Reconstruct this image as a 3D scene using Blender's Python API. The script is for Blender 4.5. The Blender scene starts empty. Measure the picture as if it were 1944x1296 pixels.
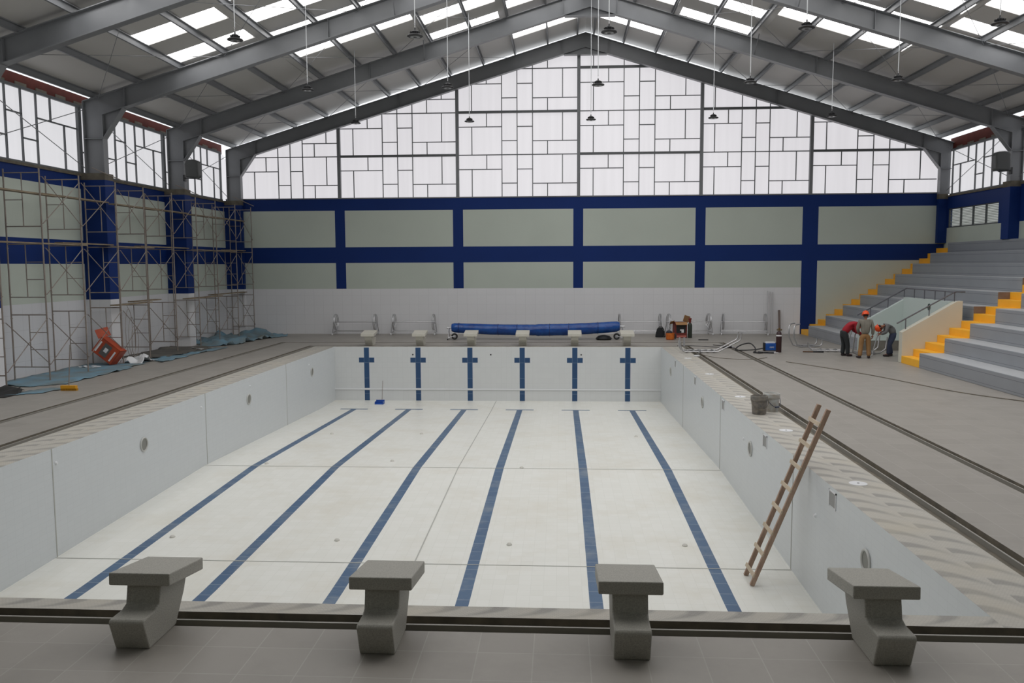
import bpy, bmesh, math, random
from mathutils import Vector, Matrix, Euler, noise
random.seed(7)
S = bpy.context.scene
COL = S.collection
PI = math.pi

# ------------------------------------------------------------------ camera
cd = bpy.data.cameras.new('camera'); cam = bpy.data.objects.new('camera', cd); COL.objects.link(cam)
cd.sensor_width = 36.0; cd.sensor_fit = 'HORIZONTAL'; cd.lens = 1582.0 / 1944.0 * 36.0
cd.clip_start = 0.05; cd.clip_end = 300
R3 = Matrix(((0.998289729, -0.000656965971, 0.0584566933),
             (0.0582716924, 0.0914579244, -0.994102539),
             (-0.0046932363, 0.995808725, 0.0913397891)))
cam.matrix_world = Matrix.Translation((2.46804, -7.3225, 3.10231)) @ R3.to_4x4()
S.camera = cam
# ------------------------------------------------------------------ daylight and exposure
SKYLIGHT = 3.9      # radiance of the daylight in the roof lights
GLAZING = 0.66      # radiance of the daylight in the gable and side glazing
w = bpy.data.worlds.new('overcast_sky'); S.world = w; w.use_nodes = True
bg = w.node_tree.nodes['Background']; bg.inputs[0].default_value = (0.93, 0.96, 1.0, 1); bg.inputs[1].default_value = 1.3
S.view_settings.view_transform = 'Standard'; S.view_settings.look = 'None'
S.view_settings.exposure = 0.0; S.view_settings.gamma = 1.0; S.view_settings.use_curve_mapping = False

# ------------------------------------------------------------------ helpers
def lin(c):
    return tuple((v/255/12.92 if v/255 <= .04045 else ((v/255+.055)/1.055)**2.4) for v in c)
def mat(name, col, rough=.6, metal=0, var=.0, scale=4, bump=0, bscale=60, spec=.5, col2=None, stretch=(1,1,1), emit=0):
    m = bpy.data.materials.new(name); m.use_nodes = True; N = m.node_tree.nodes; L = m.node_tree.links
    b = N['Principled BSDF']; b.inputs['Roughness'].default_value = rough; b.inputs['Metallic'].default_value = metal
    b.inputs['Specular IOR Level'].default_value = spec
    c = (*col, 1); b.inputs['Base Color'].default_value = c
    tc = N.new('ShaderNodeTexCoord'); mp = N.new('ShaderNodeMapping'); mp.inputs['Scale'].default_value = stretch
    L.new(tc.outputs['Object'], mp.inputs[0])
    if var or col2:
        n = N.new('ShaderNodeTexNoise'); n.inputs['Scale'].default_value = scale; n.inputs['Detail'].default_value = 6
        L.new(mp.outputs[0], n.inputs['Vector'])
        r = N.new('ShaderNodeValToRGB'); r.color_ramp.elements[0].position = .3; r.color_ramp.elements[1].position = .7
        c2 = col2 or tuple(v*(1-var) for v in col); c1 = col if col2 else tuple(min(1, v*(1+var*.6)) for v in col)
        r.color_ramp.elements[0].color = (*c2, 1); r.color_ramp.elements[1].color = (*c1, 1)
        L.new(n.outputs[0], r.inputs[0]); L.new(r.outputs[0], b.inputs['Base Color'])
    if bump:
        n2 = N.new('ShaderNodeTexNoise'); n2.inputs['Scale'].default_value = bscale; n2.inputs['Detail'].default_value = 3
        L.new(mp.outputs[0], n2.inputs['Vector'])
        bp = N.new('ShaderNodeBump'); bp.inputs['Strength'].default_value = bump; bp.inputs['Distance'].default_value = .02
        L.new(n2.outputs[0], bp.inputs['Height']); L.new(bp.outputs[0], b.inputs['Normal'])
    if emit:
        b.inputs['Emission Color'].default_value = c; b.inputs['Emission Strength'].default_value = emit
    return m
def tilemat(name, c1, c2, grout, w, h, mortar, axes='XY', rough=.35, stain=None, stain_scale=.6, stain_amt=.5, off=0., bump=.15, shift=(0,0)):
    """brick-texture tiles laid in the plane of the two named object axes, plus broad dirt"""
    m = bpy.data.materials.new(name); m.use_nodes = True; N = m.node_tree.nodes; L = m.node_tree.links
    b = N['Principled BSDF']; b.inputs['Roughness'].default_value = rough
    tc = N.new('ShaderNodeTexCoord'); sp = N.new('ShaderNodeSeparateXYZ'); cb = N.new('ShaderNodeCombineXYZ')
    sh = N.new('ShaderNodeMapping'); sh.inputs['Location'].default_value = (shift[0], 0, shift[1]); L.new(tc.outputs['Object'], sh.inputs[0]); L.new(sh.outputs[0], sp.inputs[0]); L.new(sp.outputs[axes[0]], cb.inputs[0]); L.new(sp.outputs[axes[1]], cb.inputs[1])
    br = N.new('ShaderNodeTexBrick'); br.offset = off; br.inputs['Scale'].default_value = 1
    br.inputs['Brick Width'].default_value = w; br.inputs['Row Height'].default_value = h
    br.inputs['Mortar Size'].default_value = mortar; br.inputs['Mortar Smooth'].default_value = .1; br.inputs['Bias'].default_value = 0
    br.inputs['Color1'].default_value = (*c1, 1); br.inputs['Color2'].default_value = (*c2, 1); br.inputs['Mortar'].default_value = (*grout, 1)
    L.new(cb.outputs[0], br.inputs['Vector'])
    out = br.outputs['Color']
    if stain:
        n = N.new('ShaderNodeTexNoise'); n.inputs['Scale'].default_value = stain_scale; n.inputs['Detail'].default_value = 8; n.inputs['Roughness'].default_value = .65
        L.new(tc.outputs['Object'], n.inputs['Vector'])
        r = N.new('ShaderNodeValToRGB'); r.color_ramp.elements[0].position = .48; r.color_ramp.elements[1].position = .75
        r.color_ramp.elements[0].color = (0, 0, 0, 1); r.color_ramp.elements[1].color = (stain_amt,)*3 + (1,)
        L.new(n.outputs[0], r.inputs[0])
        mx = N.new('ShaderNodeMixRGB'); L.new(r.outputs[0], mx.inputs[0]); L.new(out, mx.inputs[1]); mx.inputs[2].default_value = (*stain, 1)
        out = mx.outputs[0]
    L.new(out, b.inputs['Base Color'])
    if bump:
        bp = N.new('ShaderNodeBump'); bp.inputs['Strength'].default_value = bump; bp.inputs['Distance'].default_value = .003; bp.invert = True
        L.new(br.outputs['Fac'], bp.inputs['Height']); L.new(bp.outputs[0], b.inputs['Normal'])
    return m
def emat(name, col, strength, axis=None):
    """translucent sheet with daylight behind it: glows evenly, faint flutes"""
    m = bpy.data.materials.new(name); m.use_nodes = True; N = m.node_tree.nodes; L = m.node_tree.links
    b = N['Principled BSDF']; b.inputs['Base Color'].default_value = (.25, .25, .25, 1); b.inputs['Roughness'].default_value = .5
    b.inputs['Emission Color'].default_value = (*col, 1); b.inputs['Emission Strength'].default_value = strength
    if axis:
        tc = N.new('ShaderNodeTexCoord'); mp = N.new('ShaderNodeMapping')
        mp.inputs['Scale'].default_value = {'x': (6, 1, .25), 'y': (1, 6, .25)}[axis]
        n = N.new('ShaderNodeTexNoise'); n.inputs['Scale'].default_value = .9; n.inputs['Detail'].default_value = 3
        L.new(tc.outputs['Object'], mp.inputs[0]); L.new(mp.outputs[0], n.inputs[0])
        mr = N.new('ShaderNodeMapRange'); mr.inputs[1].default_value = .3; mr.inputs[2].default_value = .7
        mr.inputs[3].default_value = strength*.97; mr.inputs[4].default_value = strength*1.03
        L.new(n.outputs[0], mr.inputs[0]); L.new(mr.outputs[0], b.inputs['Emission Strength'])
    return m

class MB:
    def __init__(s): s.v = []; s.f = []; s.m = []; s.M = None
    def add(s, vs, fs, m=0):
        k = len(s.v)
        for p in vs:
            p = Vector(p)
            s.v.append(s.M @ p if s.M else p)
        for f in fs: s.f.append([i+k for i in f]); s.m.append(m)
        return s
    def box(s, x0, x1, y0, y1, z0, z1, m=0):
        return s.add([(x0,y0,z0),(x1,y0,z0),(x1,y1,z0),(x0,y1,z0),(x0,y0,z1),(x1,y0,z1),(x1,y1,z1),(x0,y1,z1)],
              [(0,3,2,1),(4,5,6,7),(0,1,5,4),(1,2,6,5),(2,3,7,6),(3,0,4,7)], m)
    def bar(s, a, b, wx, wz, up=(0,0,1), m=0):
        """rectangular bar from a to b: wx across, wz along 'up'"""
        a = Vector(a); b = Vector(b); d = (b-a).normalized(); u = Vector(up); x = d.cross(u).normalized(); u = x.cross(d)
        vs = [p + x*sx*wx/2 + u*sz*wz/2 for p in (a, b) for sx, sz in ((-1,-1),(1,-1),(1,1),(-1,1))]
        return s.add(vs, [(0,1,2,3),(7,6,5,4),(0,4,5,1),(1,5,6,2),(2,6,7,3),(3,7,4,0)], m)
    def tube(s, pts, r, seg=8, m=0, closed=False, caps=True):
        pts = [Vector(p) for p in pts]; n = len(pts); rs = r if isinstance(r, (list, tuple)) else [r]*n
        rings = []; prev = None
        for i, p in enumerate(pts):
            if closed: d = pts[(i+1) % n] - pts[i-1]
            else: d = pts[min(i+1, n-1)] - pts[max(i-1, 0)]
            d.normalize()
            if prev is None:
                x = d.cross(Vector((0,0,1)));  x = x if x.length > 1e-3 else d.cross(Vector((1,0,0)))
            else: x = prev - d*prev.dot(d)
            x.normalize(); prev = x; y = d.cross(x)
            rings.append([p + (x*math.cos(2*PI*k/seg) + y*math.sin(2*PI*k/seg))*rs[i] for k in range(seg)])
        vs = [q for rg in rings for q in rg]; fs = []
        for i in range(n if closed else n-1):
            j = (i+1) % n
            for k in range(seg): fs.append((i*seg+k, i*seg+(k+1) % seg, j*seg+(k+1) % seg, j*seg+k))
        if caps and not closed: fs.append(tuple(range(seg-1, -1, -1))); fs.append(tuple((n-1)*seg+k for k in range(seg)))
        return s.add(vs, fs, m)
    def prism(s, poly, a, b, axis='y', m=0):
        def P(p, t):
            return {'y': (p[0], t, p[1]), 'x': (t, p[0], p[1]), 'z': (p[0], p[1], t)}[axis]
        n = len(poly)
        vs = [P(p, a) for p in poly] + [P(p, b) for p in poly]
        fs = [tuple(range(n)), tuple(range(2*n-1, n-1, -1))] + [(i, i+n, (i+1) % n+n, (i+1) % n) for i in range(n)]
        return s.add(vs, fs, m)
    def lathe(s, prof, seg=20, m=0, c=(0,0,0)):
        vs = []; fs = []
        for (r, z) in prof:
            for k in range(seg): vs.append((c[0]+r*math.cos(2*PI*k/seg), c[1]+r*math.sin(2*PI*k/seg), c[2]+z))
        for i in range(len(prof)-1):
            for k in range(seg): fs.append((i*seg+k, i*seg+(k+1) % seg, (i+1)*seg+(k+1) % seg, (i+1)*seg+k))
        fs.append(tuple(range(seg-1, -1, -1))); fs.append(tuple((len(prof)-1)*seg+k for k in range(seg)))
        return s.add(vs, fs, m)
    def ball(s, c, r, seg=12, m=0):
        r = r if isinstance(r, (list, tuple)) else (r, r, r); n = seg//2+1
        vs = []; fs = []
        for i in range(n+1):
            t = PI*i/n
            for k in range(seg):
                a = 2*PI*k/seg; vs.append((c[0]+r[0]*math.sin(t)*math.cos(a), c[1]+r[1]*math.sin(t)*math.sin(a), c[2]+r[2]*math.cos(t)))
        for i in range(n):
            for k in range(seg): fs.append((i*seg+k, (i+1)*seg+k, (i+1)*seg+(k+1) % seg, i*seg+(k+1) % seg))
        return s.add(vs, fs, m)
    def build(s, name, mats, parent=None, smooth=False, bevel=0, loc=None, fix=True):
        me = bpy.data.meshes.new(name); me.from_pydata([tuple(p) for p in s.v], [], s.f)
        mats = mats if isinstance(mats, (list, tuple)) else [mats]
        for q in mats: me.materials.append(q)
        me.polygons.foreach_set('material_index', s.m)
        if fix:
            bm = bmesh.new(); bm.from_mesh(me); bmesh.ops.remove_doubles(bm, verts=bm.verts, dist=1e-5)
            bmesh.ops.recalc_face_normals(bm, faces=bm.faces); bm.to_mesh(me); bm.free()
        o = bpy.data.objects.new(name, me); COL.objects.link(o)
        if parent: o.parent = parent
        if loc: o.location = loc
        if smooth:
            me.polygons.foreach_set('use_smooth', [True]*len(me.polygons))
            me.set_sharp_from_angle(angle=math.radians(40))
        if bevel:
            b = o.modifiers.new('bevel', 'BEVEL'); b.width = bevel; b.segments = 2; b.limit_method = 'ANGLE'
        return o
def tag(o, label, cat, group=None, kind=None):
    if label: o['label'] = label
    if cat: o['category'] = cat
    if group: o['group'] = group
    if kind: o['kind'] = kind
    return o
def thing(name, label, cat, loc=(0,0,0), rz=0, group=None):
    o = bpy.data.objects.new(name, None); COL.objects.link(o); o.empty_display_size = .2
    o.location = loc; o.rotation_euler = (0, 0, rz); return tag(o, label, cat, group)
def struct(o, label=None, cat=None):
    o['kind'] = 'structure'
    if label: o['label'] = label
    if cat: o['category'] = cat
    return o
def dup(root, label, loc=None, rz=None, group=None):
    r = root.copy(); COL.objects.link(r); r['label'] = label
    if loc is not None: r.location = loc
    if rz is not None: r.rotation_euler = (0, 0, rz)
    if group: r['group'] = group
    for ch in list(root.children):
        c = ch.copy(); COL.objects.link(c); c.parent = r
        for g in ch.children:
            d = g.copy(); COL.objects.link(d); d.parent = c
    return r
ORD = ['first', 'second', 'third', 'fourth', 'fifth', 'sixth', 'seventh', 'eighth', 'ninth', 'tenth']

# ------------------------------------------------------------------ materials
M_deck = tilemat('deck_tile', lin((156,151,144)), lin((150,145,138)), lin((166,162,156)), .45, .45, .005, 'XY', .45, lin((134,129,122)), 1.6, .5)
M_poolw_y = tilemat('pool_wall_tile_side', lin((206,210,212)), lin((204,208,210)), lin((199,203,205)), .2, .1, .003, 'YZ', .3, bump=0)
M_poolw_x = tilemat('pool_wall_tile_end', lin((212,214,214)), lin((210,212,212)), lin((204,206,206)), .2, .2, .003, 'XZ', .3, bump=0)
M_poolf = tilemat('pool_floor_tile', lin((230,230,224)), lin((226,226,219)), lin((219,219,212)), .2, .2, .003, 'XY', .4, lin((212,206,190)), .7, .55)
M_blue_f = tilemat('blue_lane_tile', lin((70,100,132)), lin((62,91,124)), lin((146,156,166)), .4, .4, .006, 'XY', .4, lin((124,136,148)), 1.8, .8)
M_blue_w = tilemat('blue_cross_tile', lin((40,76,116)), lin((36,70,110)), lin((120,136,156)), .2, .6, .005, 'XZ', .3, shift=(.1,.01))
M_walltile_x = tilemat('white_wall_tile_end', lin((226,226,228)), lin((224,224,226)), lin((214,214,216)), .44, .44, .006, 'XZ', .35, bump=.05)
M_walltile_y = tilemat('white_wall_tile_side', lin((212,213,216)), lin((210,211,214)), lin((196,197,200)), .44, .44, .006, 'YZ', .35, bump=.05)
M_sage = mat('sage_paint', lin((190,198,188)), .7, var=.04, scale=.5)
M_navy = mat('navy_paint', lin((10,44,108)), .6, var=.06, scale=.6, spec=.25)
M_coping = None
def coping_mat():
    m = bpy.data.materials.new('swirl_mosaic_coping'); m.use_nodes = True; N = m.node_tree.nodes; L = m.node_tree.links
    b = N['Principled BSDF']; b.inputs['Roughness'].default_value = .6
    tc = N.new('ShaderNodeTexCoord'); sp = N.new('ShaderNodeSeparateXYZ'); L.new(tc.outputs['Object'], sp.inputs[0])
    def mth(op, a, c=None):
        n = N.new('ShaderNodeMath'); n.operation = op
        for i, v in enumerate((a, c)):
            if v is None: continue
            if isinstance(v, (int, float)): n.inputs[i].default_value = v
            else: L.new(v, n.inputs[i])
        return n.outputs[0]
    X, Y = sp.outputs[0], sp.outputs[1]
    ax = mth('ABSOLUTE', X); side = mth('GREATER_THAN', ax, 6.25); end = mth('SUBTRACT', 1.0, side)
    along = mth('ADD', mth('MULTIPLY', side, Y), mth('MULTIPLY', end, X))
    across = mth('ADD', mth('MULTIPLY', side, mth('SUBTRACT', ax, 6.25)), mth('MULTIPLY', end, mth('MULTIPLY', mth('ABSOLUTE', Y), 1.8)))
    nz = N.new('ShaderNodeTexNoise'); nz.inputs['Scale'].default_value = 1.7; nz.inputs['Detail'].default_value = 2; L.new(tc.outputs['Object'], nz.inputs[0])
    # fans of arcs: each arc bends across the coping; half-width offset between two rows
    row = mth('FLOOR', mth('DIVIDE', across, .42)); t = mth('SUBTRACT', mth('DIVIDE', across, .42), row)
    s = mth('ADD', along, mth('ADD', mth('MULTIPLY', mth('MULTIPLY', t, t), .38), mth('MULTIPLY', row, .2)))
    s = mth('ADD', s, mth('MULTIPLY', nz.outputs[0], .12))
    fr = mth('FRACT', mth('DIVIDE', s, .44))
    d = mth('ABSOLUTE', mth('SUBTRACT', fr, .5))
    w = mth('MULTIPLY', mth('SUBTRACT', .25, d), 9.0)                    # band of darker stones
    band = N.new('ShaderNodeClamp'); L.new(mth('MULTIPLY', w, mth('SUBTRACT', 1.05, t)), band.inputs[0])
    br = N.new('ShaderNodeTexBrick'); br.inputs['Scale'].default_value = 1; br.inputs['Brick Width'].default_value = .034; br.inputs['Row Height'].default_value = .024
    br.inputs['Mortar Size'].default_value = .003; br.inputs['Color1'].default_value = (1,1,1,1); br.inputs['Color2'].default_value = (.9,.9,.9,1); br.inputs['Mortar'].default_value = (.8,.8,.8,1)
    L.new(tc.outputs['Object'], br.inputs['Vector'])
    c = N.new('ShaderNodeMixRGB'); L.new(band.outputs[0], c.inputs[0]); c.inputs[1].default_value = (*lin((188,184,175)), 1); c.inputs[2].default_value = (*lin((157,154,148)), 1)
    mx = N.new('ShaderNodeMixRGB'); mx.blend_type = 'MULTIPLY'; mx.inputs[0].default_value = .8; L.new(c.outputs[0], mx.inputs[1]); L.new(br.outputs[0], mx.inputs[2])
    n = N.new('ShaderNodeTexNoise'); n.inputs['Scale'].default_value = 1.3; n.inputs['Detail'].default_value = 6; L.new(tc.outputs['Object'], n.inputs[0])
    r2 = N.new('ShaderNodeValToRGB'); r2.color_ramp.elements[0].position = .5; r2.color_ramp.elements[1].position = .75
    r2.color_ramp.elements[0].color = (0,0,0,1); r2.color_ramp.elements[1].color = (.5,.5,.5,1); L.new(n.outputs[0], r2.inputs[0])
    m2 = N.new('ShaderNodeMixRGB'); L.new(r2.outputs[0], m2.inputs[0]); L.new(mx.outputs[0], m2.inputs[1]); m2.inputs[2].default_value = (*lin((190,181,162)), 1)
    L.new(m2.outputs[0], b.inputs['Base Color']); return m
M_coping = coping_mat()
M_gutter = mat('gutter_concrete', lin((128,120,106)), .8, scale=5, col2=lin((100,95,86)))
M_gutrim = mat('gutter_steel_edge', lin((150,147,140)), .5)
M_steel = mat('grey_steel_paint', lin((124,126,129)), .38, var=.08, scale=1.2)
M_tread = mat('pale_grey_tread_paint', lin((184,186,188)), .45, var=.05, scale=1.5)  # bench grey made paler so the treads carry the light from above
M_steelD = mat('grey_bar_paint', lin((98,101,103)), .5)
M_roof = mat('roof_sheet', lin((190,188,185)), .5, var=.03, scale=.8)
M_sky = emat('roof_light_sheet', (1, .99, .985), SKYLIGHT)
M_glzx = emat('gable_polycarbonate', (.985, .96, 1.0), GLAZING, 'x')
M_glzy = emat('side_polycarbonate', (.97, .965, 1.0), GLAZING, 'y')
M_red = mat('red_oxide_paint', lin((88,38,30)), .7, var=.2, spec=.2, scale=3)
M_conc = mat('raw_concrete', lin((104,98,86)), .85, var=.3, scale=4, bump=.3, bscale=30)
M_granite = mat('grey_granite', lin((176,173,164)), .55, col2=lin((146,144,136)), scale=90, bump=.05, bscale=120)
M_chrome = mat('stainless_steel', (.56,.56,.57), .34, metal=1)
M_black = mat('black_plastic', (.012,.012,.014), .45)
M_rubber = mat('black_rubber', (.02,.02,.02), .7)
M_white = mat('white_plastic', lin((225,226,228)), .4)
M_lens = mat('lamp_lens', lin((150,150,152)), .2)
M_ydw = mat('yellow_step_paint', lin((248,184,48)), .5, var=.05, scale=2)
M_scaf = mat('scaffold_tube', lin((152,146,138)), .5, col2=lin((124,108,100)), scale=3)
M_granf = mat('lit_granite', lin((206,202,190)), .55, col2=lin((184,181,171)), scale=90)  # same granite toned paler for the brighter light at the far end
M_plank = mat('weathered_plank', lin((150,136,114)), .8, col2=lin((112,98,80)), scale=6, stretch=(8,.6,8))
# ================================================================== SETTING
XL, XR, YB, YN = -12.75, 19.1, 30.2, -11.0     # side walls, far wall, near end behind the camera
PX, PL = 6.25, 24.2                             # pool half width and length
RX, RZ, SL, SR = 3.53, 13.11, .299, .311        # ridge of the rafters and the two slopes
FY = [30.0, 24.35, 18.72, 13.0]                 # portal frames in view
def raf(x): return RZ - (SL*(RX-x) if x < RX else SR*(x-RX))
# ---- deck (floor) around the pool, leaving the two gutters open
IN0, IN1 = 7.05, 7.35; OU0, OU1 = 8.7, 8.93
fl = MB()
def rect(mb, x0, x1, y0, y1, z=0, m=0): mb.add([(x0,y0,z),(x1,y0,z),(x1,y1,z),(x0,y1,z)], [(0,1,2,3)], m)
def ring(mb, xo0, xo1, yo0, yo1, xi0, xi1, yi0, yi1, z=0, m=0):
    rect(mb, xo0, xo1, yo0, yi0, z, m); rect(mb, xo0, xo1, yi1, yo1, z, m)
    rect(mb, xo0, xi0, yi0, yi1, z, m); rect(mb, xi1, xo1, yi0, yi1, z, m)
NI0, NI1, FI0, FI1, FO0, FO1, NO0, NO1 = -.53, -.23, 24.4, 24.62, 25.92, 26.08, -2.6, -2.42
ring(fl, XL, XR, YN, YB, -OU1, OU1, NO0, FO1)
ring(fl, -OU0, OU0, NO1, FO0, -IN1, IN1, NI0, FI1)
ring(fl, -IN0, IN0, NI1, FI0, -PX, PX, 0, PL, 0, 1)
deck = struct(fl.build('floor', [M_deck, M_coping]), 'grey tiled pool deck with pale swirl mosaic coping round the basin', 'floor')
def gutter(name, o, i, label, lip):
    g = MB(); d = -.075
    (a0, a1, b0, b1), (c0, c1, e0, e1) = o, i
    ring(g, a0, a1, b0, b1, c0, c1, e0, e1, d)
    for (x0, x1, y0, y1) in (o, i):
        for p, q in (((x0,y0),(x1,y0)), ((x1,y0),(x1,y1)), ((x1,y1),(x0,y1)), ((x0,y1),(x0,y0))):
            g.add([(*p,0),(*q,0),(*q,d),(*p,d)], [(0,1,2,3)])
    ob = struct(g.build(name, M_gutter), label, 'gutter')
    e = MB(); t = lip       # steel edge running along the channel
    x0, x1, y0, y1 = a0*.62+c0*.38, a1*.62+c1*.38, (b0+e0)/2, (b1+e1)/2
    e.box(x0-t, x1+t, y0-t, y0+t, d, -.008); e.box(x0-t, x1+t, y1-t, y1+t, d, -.008)
    e.box(x0-t, x0+t, y0, y1, d, -.008); e.box(x1-t, x1+t, y0, y1, d, -.008)
    e.build('gutter_rib', M_gutrim, ob)
gutter('overflow_gutter', (-IN1, IN1, NI0, FI1), (-IN0, IN0, NI1, FI0), 'open overflow gutter next to the pool coping', .012)
gutter('drain_gutter', (-OU1, OU1, NO0, FO1), (-OU0, OU0, NO1, FO0), 'narrow outer drain channel across the deck', .01)
# ---- pool basin: floor with lane lines, four walls
prof = [(0, -1.95), (5.0, -1.93), (12.3, -1.76), (22.0, -2.06), (24.2, -2.08)]
def fz(y):
    for (a, za), (b, zb) in zip(prof, prof[1:]):
        if y <= b: return za + (zb-za)*(y-a)/(b-a)
    return prof[-1][1]
ys = sorted(set([p[0] for p in prof] + [2.0, 22.05, 22.2, 22.05]))
lanes = [-5, -3, -1, 1, 3, 5]
xs = sorted(set([-PX, PX] + [l+d for l in lanes for d in (-.5, -.1, .1, .5)]))
pf = MB()
for j in range(len(ys)-1):
    for i in range(len(xs)-1):
        xm = (xs[i]+xs[i+1])/2; y0, y1 = ys[j], ys[j+1]; ym = (y0+y1)/2
        line = any(abs(xm-l) < .1 for l in lanes) and 2.0 < ym < 22.2
        bar = any(abs(xm-l) < .5 for l in lanes) and 22.05 < ym < 22.2
        pf.add([(xs[i],y0,fz(y0)),(xs[i+1],y0,fz(y0)),(xs[i+1],y1,fz(y1)),(xs[i],y1,fz(y1))], [(0,1,2,3)], 1 if line or bar else 0)
# joint lines of the floor slabs
pfo = struct(pf.build('pool_floor', [M_poolf, M_blue_f], fix=False), 'white tiled pool floor with six blue lane lines', 'pool floor')
M_joint = mat('expansion_joint', lin((176,176,170)), .7)
jb = MB()
for y in (6.2, 12.3): jb.add([(-PX,y-.012,fz(y-.012)+.004),(PX,y-.012,fz(y-.012)+.004),(PX,y+.012,fz(y+.012)+.004),(-PX,y+.012,fz(y+.012)+.004)], [(0,1,2,3)])
for k in range(len(prof)-1):
    a, b = prof[k][0], prof[k+1][0]
    jb.add([(-.012,a,fz(a)+.004),(.012,a,fz(a)+.004),(.012,b,fz(b)+.004),(-.012,b,fz(b)+.004)], [(0,1,2,3)])
jb.build('expansion_joint', M_joint, pfo, fix=False)
def pool_side(name, x, label):
    s = MB(); sg = 1 if x > 0 else -1
    for k in range(len(prof)-1):
        (a, za), (b, zb) = prof[k], prof[k+1]
        s.add([(x,a,za),(x,b,zb),(x,b,0),(x,a,0)], [(0,1,2,3)])
    o = struct(s.build(name, M_poolw_y, fix=False), label, 'pool wall')
    j = MB()
    for y in (6.25, 12.45, 18.5): j.box(min(x, x-sg*.005), max(x, x-sg*.005), y-.012, y+.012, fz(y), 0)
    j.build('expansion_joint', M_joint, o); return o
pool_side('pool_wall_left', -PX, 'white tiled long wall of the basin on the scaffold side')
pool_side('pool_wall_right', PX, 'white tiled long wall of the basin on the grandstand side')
pe = MB(); zz = sorted([-2.08, -1.68, -1.6, -.61, -.42, -.03, 0]); xe = sorted(set([-PX, PX] + [l+d for l in lanes for d in (-.3, -.1, .1, .3)]))
for i in range(len(xe)-1):
    for k in range(len(zz)-1):
        xm = (xe[i]+xe[i+1])/2; zm = (zz[k]+zz[k+1])/2
        v = any(abs(xm-l) < .1 for l in lanes) and zm < -.03 and not (-1.68 < zm < -1.6)
        h = any(abs(xm-l) < .3 for l in lanes) and -.61 < zm < -.42
        pe.add([(xe[i],PL,zz[k]),(xe[i+1],PL,zz[k]),(xe[i+1],PL,zz[k+1]),(xe[i],PL,zz[k+1])], [(0,1,2,3)], 1 if v or h else 0)
pend = struct(pe.build('pool_wall_far', [M_poolw_x, M_blue_w], fix=False), 'white tiled end wall of the basin with six blue target crosses', 'pool wall')
MB().box(-PX, PX, PL-.03, PL, -1.66, -1.61).build('ledge', M_white, pend)
struct(MB().add([(-PX,0,-1.95),(PX,0,-1.95),(PX,0,0),(-PX,0,0)], [(0,1,2,3)]).build('pool_wall_near', M_poolw_x, fix=False), 'white tiled end wall of the basin below the near blocks', 'pool wall')
# ---- far wall
def banded(name, axis, const, cuts, zs, fn, mats, thick, label):
    """wall in plane axis=const with coloured fields; fn(t, z) -> material index"""
    b = MB()
    for i in range(len(cuts)-1):
        for k in range(len(zs)-1):
            a, c = cuts[i], cuts[i+1]; z0, z1 = zs[k], zs[k+1]; m = fn((a+c)/2, (z0+z1)/2)
            if m is None: continue
            if axis == 'y': b.add([(a,const,z0),(c,const,z0),(c,const,z1),(a,const,z1)], [(0,1,2,3)], m)
            else: b.add([(const,a,z0),(const,c,z0),(const,c,z1),(const,a,z1)], [(0,1,2,3)], m)
    t = thick
    if axis == 'y': b.box(cuts[0], cuts[-1], const+min(t,.02), const+t, zs[0], zs[-1], len(mats)-1)
    else: b.box(min(const+t, const+.02*(1 if t > 0 else -1)), max(const+t, const+.02*(1 if t > 0 else -1)), cuts[0], cuts[-1], zs[0], zs[-1], len(mats)-1)
    return struct(b.build(name, mats, fix=False), label, 'wall')
FC = [(-7.74,-7.28), (-2.37,-1.91), (3.02,3.46), (8.4,8.84), (13.04,13.72)]
cuts = sorted(set([XL, XR] + [c for p in FC for c in p]))
def ffar(x, z):
    col = [i for i, (a, b) in enumerate(FC) if a < x < b]
    if 3.23 < z < 3.94 or z > 5.58: return 1
    if col and (z > 2.06 or col[0] == 4): return 1
    if z < 2.06: return 0 if x < 13.1 else 2
    return 2
banded('wall_far', 'y', YB, cuts, [0, 2.06, 3.23, 3.94, 5.58, 6.1], ffar, [M_walltile_x, M_navy, M_sage, M_sage], .25, 'far end wall, navy grid on sage paint above a white tile band')
tr = MB(); tr.box(XL, XR, YB-.03, YB+.2, 6.1, 6.15); struct(tr.build('trim_1', M_steel), 'grey steel sill rail along the top of the far wall', 'sill rail')
# ---- left wall
def fleft(y, z):
    if z < 2.06: return 0
    return 1 if (3.2 < z < 3.94 or z > 5.57) else 2
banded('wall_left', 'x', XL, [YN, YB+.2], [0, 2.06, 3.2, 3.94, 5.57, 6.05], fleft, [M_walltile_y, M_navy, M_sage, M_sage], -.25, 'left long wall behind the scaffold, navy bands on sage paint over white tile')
# ---- right wall with louvre openings
def bays(): return [(FY[0]-.0, FY[1]+.5), (FY[1], FY[2]+.5), (FY[2], FY[3]+.5), (FY[3], 7.8)]
lou = []
for (a, b) in [(29.9, 25.75), (23.9, 20.1), (18.2, 14.4), (12.5, 8.7)]: lou.append((b, a))
rc = sorted(set([YN, YB+.2] + [c for p in lou for c in p]))
def fright(y, z):
    if 4.6 < z < 5.42 and any(a < y < b for a, b in lou): return None
    return 2 if z < 4.6 else 1
b = MB()
zs = [0, 4.6, 5.42, 6.0]
for i in range(len(rc)-1):
    for k in range(3):
        m = fright((rc[i]+rc[i+1])/2, (zs[k]+zs[k+1])/2)
        if m is None: continue
        b.box(XR, XR+.2, rc[i], rc[i+1], zs[k], zs[k+1], m-1)
struct(b.build('wall_right', [M_navy, M_sage], fix=False), 'right long wall above the grandstand, navy over sage paint', 'wall')
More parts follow.
